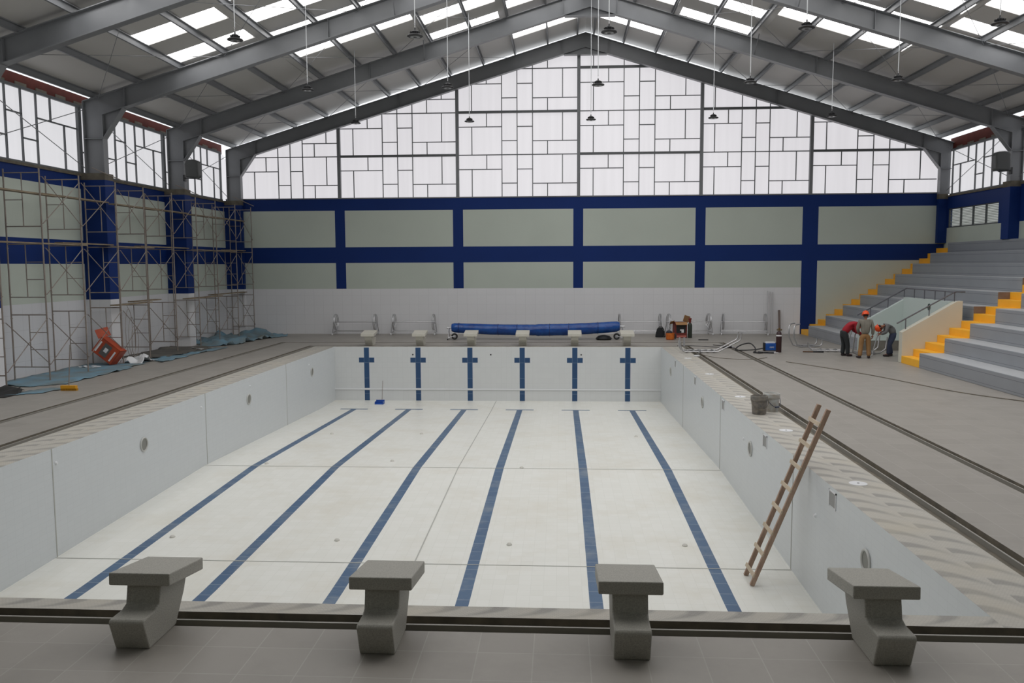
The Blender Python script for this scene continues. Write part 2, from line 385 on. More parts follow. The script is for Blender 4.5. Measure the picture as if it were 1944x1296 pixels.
# near end wall behind the camera, plus an added block to cut bounce light
struct(MB().box(XL+.01, XR-.01, YN+.01, -4.6, 0, 1.45).build('viewing_platform', M_conc), 'raised concrete viewing platform at the near end', 'platform')
struct(MB().box(XL, XR, YN-.2, YN, 0, 13.2).build('wall_near', M_sage), 'plain near end wall behind the viewpoint', 'wall')
# ---- pillars (concrete, painted) under the steel columns
M_pill = [M_navy, M_walltile_x, M_walltile_y, M_conc]
def pillar(x0, x1, y, z0, tile, label, n):
    p = MB(); y0, y1 = (y-.1, y+.42) if n else (29.98, 30.19)
    if tile: p.box(x0, x1, y0, y1, 0, 2.06, 1)
    p.box(x0, x1, y0, y1, 2.06 if tile else z0, 5.85, 0)
    p.box(x0-.004, x1+.004, y0-.004, y1+.004, 5.85, 6.06, 3)
    struct(p.build('pillar', M_pill), label, 'pillar')
for k, y in enumerate(FY):
    e = [None, None, None, None]
    pillar(XL+.001, -11.95, y, 0, True, 'navy and white tiled pillar of the left wall under the %s portal frame from the far end' % ORD[k], k)
    pillar(18.72, XR-.001, y, 3.96, False, 'navy pillar of the right wall under the %s portal frame from the far end' % ORD[k], k)
# ---- roof sheets with roof lights, ridge at RX
DZ = .23
zones = [('L', -9.58, -7.0, [17.8 - 2.04*k for k in range(8)], .92), ('L', -6.75, -2.6, [20.9 - 2.04*k for k in range(11)], .9),
         ('L', -2.45, .15, [23.88 - 2.04*k for k in range(12)], .9), ('L', .44, 3.2, [27.15 - 2.04*k for k in range(13)], .88),
         ('R', 3.86, 6.67, [27.15 - 2.04*k for k in range(13)], .84), ('R', 6.85, 9.5, [23.92 - 2.04*k for k in range(12)], .88),
         ('R', 9.7, 13.8, [21.0 - 2.04*k for k in range(11)], .88), ('R', 13.95, 16.6, [17.87 - 2.04*k for k in range(8)], .9)]
YR0, YR1 = YN-.2, 30.52
rf = MB()
def rz(x): return raf(x) + DZ
def rq(x0, x1, y0, y1):
    rf.add([(x0,y0,rz(x0)),(x0,y1,rz(x0)),(x1,y1,rz(x1)),(x1,y0,rz(x1))], [(0,1,2,3)])
edges = [XL+.28] + [e for z in zones for e in (z[1], z[2])] + [XR-.22]; edges.insert(edges.index(3.2)+1, RX); edges = sorted(edges)
nwin = 20
for i in range(len(edges)-1):
    x0, x1 = edges[i], edges[i+1]
    z = [q for q in zones if q[1] == x0]
    if not z: rq(x0, x1, YR0, YR1); continue
    z = z[0]; y = YR1
    for s in z[3]:
        rq(x0, x1, s+z[4], y); y = s
        q = MB(); q.add([(x0,s,rz(x0)),(x0,s+z[4],rz(x0)),(x1,s+z[4],rz(x1)),(x1,s,rz(x1))], [(0,1,2,3)])
        nwin += 1
        struct(q.build('window_%d' % nwin, M_sky), None, None)
    rq(x0, x1, YR0, y)
roof = struct(rf.build('ceiling', M_roof), 'grey sheet metal roof underside between the roof lights', 'roof')
so = roof.modifiers.new('thick', 'SOLIDIFY'); so.thickness = .04; so.offset = -1
# ---- purlins
PXL = [-12.25, -10.83, -9.42, -8.0, -6.58, -5.15, -3.78, -2.39, -.93, .45, 1.87, 3.15]
PXR = [3.91, 5.19, 6.57, 7.95, 9.37, 10.79, 12.16, 13.53, 14.92, 16.3, 17.65, 19.0-.35]
for k, x in enumerate(PXL + PXR):
    z0 = raf(x); p = MB()
    sg = 1 if x < RX else -1
    # C section: web and two lips
    p.box(x-.004, x+.004, YN, 30.38, z0-.01, z0+.2); p.box(x, x+.06*sg, YN, 30.38, z0-.01, z0-.002) if sg > 0 else p.box(x-.06, x, YN, 30.38, z0-.01, z0-.002)
    p.box(min(x, x+.06*sg), max(x, x+.06*sg), YN, 30.38, z0+.18, z0+.2)
    nm = ORD[min(k, 9)] if k < 12 else ORD[min(k-12, 9)]
    struct(p.build('purlin', M_steel), None, None)
# ---- portal frames
def bolt_plate(mb, x, y, z): pass
def frame(y, name, n):
    root = bpy.data.objects.new('portal_frame', None); COL.objects.link(root)
    struct(root, 'grey steel portal frame, %s from the far end wall' % ORD[n], 'portal frame')
    D, F, W = .62, .26, .016
    for sd in ('L', 'R'):
        s = SL if sd == 'L' else SR; sg = -1 if sd == 'L' else 1
        xi = -11.93 if sd == 'L' else 18.7; xo = xi + sg*.62
        xe = xo
        # column I-section
        c = MB(); ze = raf(xe)
        c.prism([(xi,6.05),(xo,6.05),(xo,raf(xo)-D+.01),(xi,raf(xi)-D+.01)], y-W/2+.001, y+W/2-.001, 'y')
        for xx in (xi, xo): c.box(xx-.012, xx+.012, y-F/2, y+F/2, 6.05, raf(xx)-(.62 if xx == xi else .02))
        c.box(min(xi, xo), max(xi, xo), y-F/2, y+F/2, 7.12, 7.14)
        c.build('column', M_steel, root)
        # rafter I-section
        r = MB(); xa, xb = RX, xe
        za, zb = raf(xa), raf(xb)
        r.add([(xa,y-W/2,za),(xb,y-W/2,zb),(xb,y-W/2,zb-D),(xa,y-W/2,za-D),(xa,y+W/2,za),(xb,y+W/2,zb),(xb,y+W/2,zb-D),(xa,y+W/2,za-D)],
              [(0,1,2,3),(7,6,5,4),(0,4,5,1),(1,5,6,2),(2,6,7,3),(3,7,4,0)])
        for o, xx in ((0, xe), (-D, xi)):
            r.prism([(xa, za+o), (xx, raf(xx)+o), (xx, raf(xx)+o-.022 if o == 0 else raf(xx)+o+.022), (xa, za+o-.022 if o == 0 else za+o+.022)], y-F/2, y+F/2, 'y')
        # web stiffeners
        for xs_ in (xi-sg*.72, RX+sg*1.0, RX+sg*8.2):
            zt = raf(xs_); r.box(xs_-.008, xs_+.008, y-F/2+.03, y+F/2-.03, zt-D, zt)
        r.build('rafter', M_steel, root)
        # knee haunch
        h = MB(); xk = xi - sg*.68; zt = raf(xk)-D; zbm = 7.13
        h.prism([(xi, raf(xi)-D+.01), (xk, zt+.01), (xi, zbm)], y-W/2, y+W/2, 'y')
        a = Vector((xi, y, zbm)); b2 = Vector((xk, y, zt))
        h.bar(a, b2, F, .022, up=(0,0,1))
        h.build('haunch', M_steel, root)
    a = MB(); zt = RZ - D; xw = .93
    a.prism([(RX, zt+.01), (RX-xw, zt-SL*xw+.01), (RX-xw, zt-SL*xw-.02), (RX+xw, zt-SR*xw-.02), (RX+xw, zt-SR*xw+.01)], y-W/2, y+W/2, 'y')
    a.box(RX-xw, RX+xw, y-F/2, y+F/2, zt-SR*xw-.03, zt-SR*xw-.008)
    a.build('ridge_haunch', M_steel, root)
    return root
for n, y in enumerate(FY): frame(y, 'portal_frame', n)
for y in FY[1:3]:
    for x in (-2.6, 9.5):
        struct(MB().tube([(x, y-.02, raf(x)-.58), (x+.04, y-.55, raf(x)+.03)], .018, 6).build('flange_brace', M_steel), None, None)
# ---- bracing rods in the roof and in the side glazing
def rod(a, b, r, label=None):
    o = struct(MB().tube([a, b], r, 6).build('bracing_rod', M_steel), label, 'bracing rod' if label else None)
ya = FY + [7.3]
for k in range(4):
    y1, y0 = ya[k], ya[k+1]
    for xs_, xe_ in ((-12.1, -8.0), (-8.0, -3.78), (-3.78, .45), (6.57, 10.79), (10.79, 14.92), (14.92, 18.6)):
        rod((xs_, y0, raf(xs_)-.08), (xe_, y1, raf(xe_)-.08), .009); rod((xe_, y0, raf(xe_)-.08), (xs_, y1, raf(xs_)-.08), .009)
    for x in (-12.5, 18.95):
        rod((x, y0+.3, 6.2), (x, y1-.2, 8.0), .012); rod((x, y0+.3, 8.0), (x, y1-.2, 6.2), .012)
# ---- glazing
UV = [('v',.368,0,1),('v',.495,0,1),('v',.622,0,1),('h',.34,0,.368),('v',.243,0,.34),('v',.12,.34,1),('h',.67,.368,.495),('h',.34,.495,.622),('h',.68,.622,1),('v',.868,0,.68),('v',.745,.68,1)]
def unit_bars(p0, p1, z0, z1, flip=False):
    """segments (pa, za, pb, zb) of one unit of the glazing grid"""
    out = []; Wd = p1-p0; H = z1-z0
    X = lambda u: p0 + Wd*(1-u if flip else u)
    Z = lambda v: z1 - H*v
    for k, a, b_, c_ in UV:
        out.append((X(a), Z(b_), X(a), Z(c_)) if k == 'v' else (X(b_), Z(a), X(c_), Z(a)))
    return out
bayx = [-11.95, -7.5, -2.14, 3.25, 8.62, 13.35, 18.72]
girts = {1: [1], 2: [2], 3: [1, 3], 4: [2], 5: [1]}
YG = YB + .12
for i in range(6):
    x0, x1 = bayx[i], bayx[i+1]
    def top(x): return raf(x) - .28
    g = MB(); px0, px1 = (x0-.98 if i == 0 else x0), (x1+.5 if i == 5 else x1)
    pts = [(px0, 6.15), (px1, 6.15), (px1, top(px1))] + ([(RX, top(RX))] if x0 < RX < x1 else []) + [(px0, top(px0))]
    g.prism(pts, YG, YG+.02, 'y')
    root = struct(g.build('window_%d' % (i+1), M_glzx), 'translucent gable glazing bay with a grid of grey bars, %s from the left' % ORD[i], 'window')
    fr = MB(); H = 1.86; n = 0
    while 6.13 + n*H < 13:
        z0 = 6.13 + n*H; z1 = z0 + H
        segs = unit_bars(x0, x1, z0, z1)
        thick = n in girts.get(i, [])
        if n: fr.box(x0, x1, YG-.12 if thick else YG-.045, YG, z0-(.05 if thick else .02), z0+(.05 if thick else .02)) if z0 < max(top(x0), top(x1), top(RX) if x0 < RX < x1 else 0) and min(top(x0), top(x1)) > z0 else None
        if n and min(top(x0), top(x1)) <= z0 < max(top(x0), top(x1)):   # clipped by the slope
            xc = RX-(RZ-.28-z0)/SL if x1 <= RX+.5 else RX+(RZ-.28-z0)/SR
            a, c = (max(x0, xc), x1) if x1 <= RX+.5 else (x0, min(x1, xc))
            t = .05 if thick else .02
            fr.box(a, c, YG-(.12 if thick else .045), YG, z0-t, z0+t)
        for (ax, az, bx, bz) in segs:
            if ax == bx:
                lo, hi = min(az, bz), min(max(az, bz), top(ax))
                if hi > lo: fr.box(ax-.018, ax+.018, YG-.04, YG, lo, hi)
            else:
                lo, hi = min(ax, bx), max(ax, bx)
                # keep the part of the bar below the slope
                xl_ = RX-(RZ-.28-az)/SL; xr_ = RX+(RZ-.28-az)/SR
                lo, hi = max(lo, xl_), min(hi, xr_)
                if hi > lo: fr.box(lo, hi, YG-.038, YG, az-.018, az+.018)
        n += 1
    fr.build('window_frame', M_steelD, root)
ml = MB()
for x in bayx[1:-1]:
    o = struct(MB().box(x-.07, x+.07, YB-.04, YB+.12, 6.15, raf(x)-.3).build('mullion', M_steel), None, None)
# side glazing bays
k0 = 6
for sd, X in (('left', XL), ('right', XR)):
    for k in range(4):
        y1 = FY[k]-(.2 if k == 0 else -.02); y0 = (FY[k+1] if k < 3 else 7.4)
        y0 += .14; y1 -= .14
        zb, zt = (6.1, 8.12) if sd == 'left' else (6.05, 7.85)
        k0 += 1
        xx = X-.06 if sd == 'left' else X+.06
        root = struct(MB().box(min(xx, xx+(-.02 if sd == 'left' else .02)), max(xx, xx+(-.02 if sd == 'left' else .02)), y0-.1, y1+(.66 if k == 0 else .1), zb, zt).build('window_%d' % k0, M_glzy), 'translucent glazing bay high on the %s wall, %s from the far end' % ('scaffold side' if sd == 'left' else 'grandstand side', ORD[k]), 'window')
        fr = MB(); a, c = (xx, xx+.05) if sd == 'left' else (xx-.05, xx)
        for (ay, az, by, bz) in unit_bars(y0, y1, zb, zt, True):
            if ay == by: fr.box(a, c, ay-.022, ay+.022, min(az, bz), max(az, bz))
            else: fr.box(a, c, min(ay, by), max(ay, by), az-.02, az+.02)
        fr.box(a, c+.04, y0-.12, y0-.06, zb, zt); fr.box(a, c+.04, y1+.03, y1+.08, zb, zt)
        fr.box(a-.05, c+.03, y0-.12, y1+.12, zt, zt+.08); fr.box(a-.05, c+.05, y0-.12, y1+.12, zb-.06, zb)
        fr.build('window_frame', M_steelD, root)
    # red oxide girt strip above the glazing
    zt = 8.12 if sd == 'left' else 7.85
    zhi = 8.56 if sd == 'left' else 8.42
    a, c = (X-.2, X-.12) if sd == 'left' else (X+.12, X+.2)
    st = MB(); st.box(a, c, YN, 30.2, zt+.0, zhi)
    o = struct(st.build('trim_%d' % (2 if sd == 'left' else 3), M_red), 'red oxide painted girt strip above the %s glazing' % ('scaffold side' if sd == 'left' else 'grandstand side'), 'girt')
    pl = MB(); rnd = random.Random(3)
    y = 29.6
    while y > 8:
        pl.box(c-.0 if sd == 'left' else a-.03, c+.03 if sd == 'left' else a, y-.5, y, zt+.08, zt+.17+.05*rnd.random()); y -= .95
    pl.build('packing_block', M_conc, o)
    # mortar sill below the glazing
    zb = 6.05
    s2 = MB(); xs0, xs1 = (XL-.15, XL+.05) if sd == 'left' else (XR-.05, XR+.2)
    s2.box(xs0, xs1, YN, 30.1, 5.97 if sd == 'left' else 5.93, 6.05 if sd == 'left' else 6.0)
    struct(s2.build('trim_%d' % (4 if sd == 'left' else 5), M_conc), 'rough mortar sill under the %s glazing' % ('scaffold side' if sd == 'left' else 'grandstand side'), 'sill')
# louvre windows in the right wall
M_lou = emat('louvre_daylight', (.95, 1.0, .96), .34)
M_slat = mat('louvre_slat', lin((150,154,148)), .5)
for k, (a, b_) in enumerate(lou[:2]):
    root = struct(MB().box(XR+.17, XR+.19, a, b_, 4.6, 5.42).build('window_%d' % (15+k), M_lou), 'white louvred window behind the top of the grandstand, %s' % ('in the far corner' if k == 0 else 'beside the picture edge'), 'window')
    sl = MB()
    for j in range(12):
        z = 4.68 + j*.063
        sl.add([(XR+.06,a,z),(XR+.06,b_,z),(XR+.10,b_,z+.03),(XR+.10,a,z+.03)], [(0,1,2,3)])
    sl.build('louvre_slat', M_slat, root)
    f = MB()
    for j in range(5): y = a + (b_-a)*j/4; f.box(XR+.03, XR+.1, y-.025, y+.025, 4.6, 5.42)
    f.box(XR+.03, XR+.1, a, b_, 4.6, 4.66); f.box(XR+.03, XR+.1, a, b_, 5.38, 5.42)
    f.build('window_frame', M_steelD, root)
# ================================================================== GRANDSTAND
def bench_mat():
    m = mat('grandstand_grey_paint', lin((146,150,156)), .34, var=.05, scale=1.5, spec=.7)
    N = m.node_tree.nodes; L = m.node_tree.links; b = N['Principled BSDF']
    tc = N.new('ShaderNodeTexCoord'); sp = N.new('ShaderNodeSeparateXYZ'); L.new(tc.outputs['Object'], sp.inputs[0])
    # two recessed panel lines on every riser (world height repeats each 0.44 m)
    md = N.new('ShaderNodeMath'); md.operation = 'MODULO'; md.inputs[1].default_value = .44; L.new(sp.outputs[2], md.inputs[0])
    fs = []
    for c in (.075, .345):
        s = N.new('ShaderNodeMath'); s.operation = 'SUBTRACT'; s.inputs[1].default_value = c; L.new(md.outputs[0], s.inputs[0])
        a = N.new('ShaderNodeMath'); a.operation = 'ABSOLUTE'; L.new(s.outputs[0], a.inputs[0])
        l = N.new('ShaderNodeMath'); l.operation = 'LESS_THAN'; l.inputs[1].default_value = .006; L.new(a.outputs[0], l.inputs[0]); fs.append(l)
    ad = N.new('ShaderNodeMath'); ad.operation = 'MAXIMUM'; L.new(fs[0].outputs[0], ad.inputs[0]); L.new(fs[1].outputs[0], ad.inputs[1])
    src = b.inputs['Base Color'].links[0].from_socket
    mx = N.new('ShaderNodeMixRGB'); L.new(ad.outputs[0], mx.inputs[0]); L.new(src, mx.inputs[1]); mx.inputs[2].default_value = (*lin((104,108,114)), 1)
    L.new(mx.outputs[0], b.inputs['Base Color']); return m
M_bench = bench_mat()
M_cream = mat('cream_paint', lin((204,202,188)), .65, var=.05, scale=.8)
M_pale = mat('pale_green_paint', lin((196,208,204)), .65, var=.03, scale=.8)
M_brown = mat('bare_plaster', lin((128,110,98)), .8, var=.15, scale=6)
M_dado = mat('dark_skirting_band', lin((120,116,108)), .8, var=.2, scale=4)
M_rail = mat('grey_handrail_paint', lin((92,92,98)), .4)
X0, TD, TH = 13.1, .71, .44
SN0, SN1, SF0 = 17.95, 19.25, 29.1
gs = thing('grandstand', 'grey concrete grandstand with yellow stairs along the right wall', 'grandstand')
for k in range(1, 10):
    x = X0 + TD*(k-1); z0, z1 = TH*(k-1), TH*k
    xe = XR - .012
    MB().box(x, xe, 1.5, SN0, z0, z1).build('bench_tier', M_bench, gs, bevel=.012)
    f = MB()
    if k <= 2: f.box(x, xe, 23.15, SF0, z0, z1); f.box(14.75, xe, SN1+.02, 23.15, z0, z1)
    elif k == 3: f.box(x, xe, 23.15, SF0, z0, z1); f.box(14.75, xe, SN1+.02, 23.15, z0, z1)
    else: f.box(x, xe, SN1+.005, SF0, z0, z1)
    f.build('bench_tier', M_bench, gs, bevel=.012)
    for (y0, y1) in ((SN0, SN1), (SF0, YB-.012)):
        h = MB(); h.box(x, xe if k == 9 else x+TD, y0, y1, 0, z1-.22)
        if k > 0: h.build('stair_step', M_ydw, gs, bevel=.006)
        if k < 9: MB().box(x+TD/2, x+TD, y0, y1, z1-.22, z1).build('stair_step', M_ydw, gs, bevel=.006)
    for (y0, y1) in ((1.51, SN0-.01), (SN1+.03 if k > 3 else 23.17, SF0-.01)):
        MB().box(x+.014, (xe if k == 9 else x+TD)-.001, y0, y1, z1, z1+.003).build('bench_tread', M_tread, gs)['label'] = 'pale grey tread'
    if k >= 4:
        MB().box(x+.002, x+TD/2-.002, SN1-.002, SN1+.0045, z1-.218, z1-.002).build('bare_end_patch', M_brown, gs)['label'] = 'unpainted plaster patch'
# walls of the entrance opening (vomitory)
def para(y0, y1, name):
    p = MB(); p.prism([(13.1, 0), (14.75, 0), (14.75, 1.9), (13.1, .95)], y0, y1, 'y', 0)
    return p
MB().prism([(13.1,0),(14.9,0),(14.9,1.93),(14.72,1.92),(13.1,.96)], 19.25, 19.5, 'y').build('parapet', [M_cream], gs, bevel=.01)['label'] = 'cream parapet'
lp = MB().prism([(13.1,0),(14.75,0),(14.75,1.9),(13.1,.96)], 23.0, 23.16, 'y').build('parapet', [M_pale], gs, bevel=.01); lp['label'] = 'pale green parapet'
MB().box(13.1, 14.7, 22.985, 23.0, 0, .36).build('skirting_band', M_dado, gs)
MB().box(14.6, 14.75, 19.5, 23.0, 0, 1.9).build('back_wall', M_pale, gs)
MB().box(14.585, 14.6, 19.5, 23.0, 0, .36).build('skirting_band', M_dado, gs)
def handrail(pts, posts, label):
    t = thing('handrail', label, 'handrail', pts[0])
    o = Vector(pts[0])
    MB().tube([Vector(p)-o for p in pts], .022, 8).build('rail', M_rail, t, smooth=True)
    for (p, h) in posts: MB().tube([Vector(p)-o, Vector(p)-o+Vector((0,0,h))], .016, 8).build('post', M_rail, t, smooth=True)
def ptop(x): return .96 + (x-13.1)*(.94/1.65)
def zr(x): return ptop(x) + .33
handrail([(13.05,23.08,zr(13.05)),(14.72,23.08,zr(14.72)),(14.72,19.35,2.2)], [((x,23.08,ptop(x)),.33) for x in (13.5,14.1,14.65)] + [((14.68,y,1.9),.3) for y in (22.3,21.5,20.7,20.0)], 'grey handrail on the far pale green parapet and entrance back wall')
handrail([(12.98,19.39,zr(12.98)),(14.72,19.39,zr(14.72)),(14.9,19.15,zr(14.72))], [((x,19.39,ptop(x)),.33) for x in (13.25,13.95,14.7)], 'grey handrail sloping up the cream parapet')
M_green = mat('dark_green_sign', lin((24,58,52)), .5)
sg = MB(); sg.tube([(14.59, 20.9+.07*math.cos(a*PI/8), 1.66+.1*math.sin(a*PI/8)) for a in range(16)], .018, 6, closed=True)
tag(sg.build('oval_sign', M_green), 'small dark green oval ring sign on the pale entrance wall', 'sign')

# ================================================================== STARTING BLOCKS
def block(label, loc, rz):
    t = thing('starting_block', label, 'starting block', loc, rz, 'starting blocks of the pool')
    p = MB(); p.prism([(-.97,0),(-1.06,.25),(-1.04,.275),(-.85,.275),(-.78,.30),(-.745,.465),(-.25,.39),(-.32,.24),(-.50,0)], -.145, .145, 'x')
    p.build('pedestal', M_granite, t, bevel=.012)
    s = MB(); s.prism([(-.825,.47),(-.82,.577),(-.17,.485),(-.175,.375)], -.26, .26, 'x'); s.build('platform', M_granite, t, bevel=.012)
    return t
near = [(-3.03, 'granite starting block cut off at the left edge, on the near deck'), (-1.02, 'large granite starting block on the near deck, first full one from the left'),
        (1.0, 'large granite starting block on the near deck, second full one from the left'), (3.03, 'large granite starting block on the near deck, third full one from the left'),
        (5.03, 'large granite starting block on the near deck, rightmost, by the pool corner')]
b0 = block(near[0][1], (near[0][0], 0, 0), 0)
for x, l in near[1:]: dup(b0, l, (x, 0, 0), 0)
for i, x in enumerate(lanes): far_ = dup(b0, 'small pale granite starting block, far edge light in its colour, %s from the left' % ORD[i], (x, PL, 0), PI)
fm = {}
for o in [q for q in S.objects if q.get('label', '').startswith('small pale granite')]:
    for c in o.children:
        if c.data.name not in fm: fm[c.data.name] = c.data.copy(); fm[c.data.name].materials[0] = M_granf
        c.data = fm[c.data.name]

# ================================================================== PENDANT LAMPS
def lamp(label, loc, length):
    t = thing('pendant_lamp', label, 'lamp', loc, 0, 'round black pendant lamps under the roof')
    d = MB(); d.lathe([(.15,0),(.178,.012),(.178,.03),(.155,.045),(.1,.06),(.085,.065)], 24); d.build('lamp_shade', M_black, t, smooth=True)
    MB().lathe([(.108,-.004),(.108,.002)], 24).build('lens', M_lens, t)
    MB().lathe([(.042,-.008),(.042,-.003)], 12).build('lens_boss', M_black, t)
    h = MB(); h.lathe([(.08,.06),(.085,.07),(.085,.12),(.06,.14),(.02,.15),(.015,.2)], 16)
    for k in range(10): a = k*PI/5; h.bar((.085*math.cos(a),.085*math.sin(a),.095), (.11*math.cos(a),.11*math.sin(a),.085), .008, .05)
    h.build('driver_housing', M_black, t, smooth=True)
    MB().tube([(0,0,.2),(0,0,.26),(.015,0,.29),(0,0,.31),(-.015,0,.29),(0,0,.26)], .006, 6).build('hook', M_chrome, t)
    r = MB().tube([(0,0,0),(0,0,1)], .011, 8).build('hanging_rod', mat('white_rod', lin((215,218,220)), .4) if not bpy.data.materials.get('white_rod') else bpy.data.materials['white_rod'], t)
    r.location = (0,0,.3); r.scale = (1,1,length); return t
rows = [('nearest', 11.75), ('middle', 17.2), ('farthest', 22.95)]
colx = [(-4.92, 'far left'), (-.8, 'left of the ridge'), (3.53, 'under the ridge'), (7.82, 'right of the ridge'), (11.9, 'far right')]
l0 = None
for x, cn in colx:
    for rn, y in rows:
        ln = raf(x)+.225-8.2-.3; lb = 'black disc pendant lamp, %s row, hanging %s' % (rn, cn)
        if not l0: l0 = lamp(lb, (x, y, 8.2), ln)
        else:
            d = dup(l0, lb, (x, y, 8.2))
            for c in d.children:
                if c.name.startswith('hanging_rod'): c.scale = (1,1,ln)

# ================================================================== SCAFFOLD
XS, XK = -11.5, -12.5
SY = [12.75, 14.55, 16.4, 18.4, 20.15, 22.2, 24.17, 26.0, 28.05, 29.9]
lifts = ['bottom', 'middle', 'top']
def sframe(kind, label, loc):
    t = thing('scaffold_section', label, 'scaffold', loc, 0, 'scaffold sections along the left wall')
    r = .021
    for x in (0, XK-XS): MB().tube([(x,0,0),(x,0,1.91)], r, 8).build('post', M_scaf, t, smooth=True)
    for z in (.37, 1.8): MB().tube([(0,0,z),(XK-XS,0,z)], .017, 6).build('crossbar', M_scaf, t, smooth=True)
    m = (XK-XS)/2
    MB().tube([(m,0,.37),(m,0,1.8)], .014, 6).build('strut', M_scaf, t, smooth=True)
    e = 0 if kind == 0 else XK-XS
    for z in ((.85, 1.32) if kind == 0 else (1.08,)): MB().tube([(m,0,z),(e,0,z)], .012, 6).build('rung', M_scaf, t, smooth=True)
    c = MB()
    for x in (0, XK-XS):
        for z in (.45, 1.7): c.tube([(x,-.03,z),(x,.05,z)], .012, 6)
    c.build('brace_pin', M_scaf, t)
    return t
f0 = sframe(0, '', (XS, SY[0], 0)); f1 = sframe(1, '', (XS, SY[0], 3.82))
frs = {}
for i, y in enumerate(SY):
    for l in range(3):
        lb = 'rusty grey tubular scaffold frame, %s lift, %s from the near end' % (lifts[l], ORD[i])
        z = [0, 1.91, 3.82][l] + (.012 if l == 0 else .012)
        if i == 0 and l == 0: f0['label'] = lb; f0.location.z = z; continue
        if i == 0 and l == 2: f1['label'] = lb; f1.location.z = z; continue
        dup(f1 if l == 2 else f0, lb, (XS, y, z))
cb0 = None
for l in range(3):
    for i in range(len(SY)-1):
        ya_, yb_ = SY[i], SY[i+1]; zb_ = 1.91*l
        b = MB(); b.tube([(0,.03,.45),(0,yb_-ya_-.03,1.7)], .012, 6); b.tube([(.024,.03,1.7),(.024,yb_-ya_-.03,.45)], .012, 6)
        if (i, l) in ((0, 2), (0, 1)): continue
        o = b.build('cross_brace', M_scaf, loc=(XS+.03, ya_, zb_+.012))
        tag(o, 'crossed scaffold brace rods, %s lift, bay %s from the near end' % (lifts[l], ORD[i]), 'scaffold brace', 'cross braces of the scaffold')
pk = [(5.06,12.2,15.6),(5.1,15.2,18.6),(5.06,18.5,21.4),(5.1,20.9,24.3),(5.06,24.0,27.0),(5.1,26.6,30.0),(3.73,12.9,16.8),(3.77,16.0,18.75),(3.73,18.5,20.9),(3.77,20.5,24.2),(3.73,24.3,28.3),(3.77,27.8,30.0),(1.87,18.3,20.6),(1.9,19.9,21.8),(1.87,23.4,26.6),(1.9,26.3,30.0)]
lv = {5: 'top', 3: 'middle', 1: 'lowest'}; cnt = {}
for z, y0, y1 in pk:
    q = 'top' if z > 5 else 'middle' if z > 3 else 'lowest'; n = cnt.get(q, 0); cnt[q] = n+1
    x = -11.68 if n % 2 == 0 else -11.95
    zs_ = .015 if z in (5.1, 3.77, 1.9) else 0
    p = MB().box(-.12, .12, 0, y1-y0, 0, .038); b = p.build('scaffold_plank', M_plank, loc=(x, y0, z + zs_ + .0))
    tag(b, 'weathered wooden scaffold plank on the %s deck, %s from the near end' % (q, ORD[n]), 'plank', 'planks laid on the scaffold')
for i, y in enumerate((18.55, 24.25, 29.8)):
    o = MB().tube([(-12.2, y-.2, 6.2), (-11.35, y+.1, 5.8)], .016, 6).build('tie_rod', M_scaf)
    tag(o, 'short steel rod tying the scaffold top to the %s pillar from the near end' % ORD[i], 'tie rod')

# ================================================================== DUST SHEETS on the deck
M_tarp = mat('blue_dust_sheet', lin((112,152,174)), .75, col2=lin((116,122,118)), scale=1.6)
M_tarpd = mat('grey_dust_sheet', lin((104,100,92)), .85, col2=lin((76,76,74)), scale=2)
def sheet(name, mats, outline, label, cat, hmax=.12, seed=0, res=.16, z=.012):
    """cloth lying on the deck: a grid cut to an outline with folds"""
    xs_ = [p[0] for p in outline]; ys_ = [p[1] for p in outline]
    def inside(x, y):
        c = False; n = len(outline)
        for i in range(n):
            (x1, y1), (x2, y2) = outline[i], outline[i-1]
            if (y1 > y) != (y2 > y) and x < (x2-x1)*(y-y1)/(y2-y1)+x1: c = not c
        return c
    b = MB(); idx = {}; nx = int((max(xs_)-min(xs_))/res)+1; ny = int((max(ys_)-min(ys_))/res)+1
    def V(i, j):
        if (i, j) not in idx:
            x = min(xs_)+i*res; y = min(ys_)+j*res
            h = noise.fractal(Vector((x*1.3+seed, y*1.3, seed)), .8, 2, 4); h2 = noise.noise(Vector((x*5+seed, y*5, 3)))
            jx = noise.noise(Vector((x*3, y*3, seed+9)))*res*.6; jy = noise.noise(Vector((x*3, y*3, seed+19)))*res*.6
            b.v.append(Vector((x+jx, y+jy, z + max(0, h)*hmax + max(0, h2)*hmax*.25))); idx[(i, j)] = len(b.v)-1
        return idx[(i, j)]
    for i in range(nx):
        for j in range(ny):
            cx = min(xs_)+(i+.5)*res; cy = min(ys_)+(j+.5)*res
            if inside(cx, cy): b.f.append([V(i,j),V(i+1,j),V(i+1,j+1),V(i,j+1)]); b.m.append(0)
    o = b.build(name, mats, smooth=True, fix=False); s = o.modifiers.new('t', 'SOLIDIFY'); s.thickness = .006; s.offset = 1
    return tag(o, label, cat)
sheet('dust_sheet', M_tarp, [(-12.6,13.6),(-11.3,13.4),(-10.75,13.9),(-10.6,16.0),(-10.85,18.3),(-11.2,19.5),(-11.8,19.5),(-11.8,18.45),(-12.6,18.45)], 'dusty blue dust sheet under the near scaffold bays', 'dust sheet', .06, 1)
sheet('dust_sheet', M_tarpd, [(-12.6,19.35),(-11.3,19.7),(-10.9,21.0),(-10.7,23.0),(-11.0,24.0),(-12.6,24.0)], 'dark grey dust sheet around the middle scaffold bays', 'dust sheet', .08, 5, z=.02)
sheet('dust_sheet', M_tarp, [(-11.4,19.8),(-10.5,18.9),(-10.4,21.5),(-10.3,23.9),(-10.8,23.6),(-11.0,21.4)], 'narrow blue dust sheet edging the grey one', 'dust sheet', .05, 8)
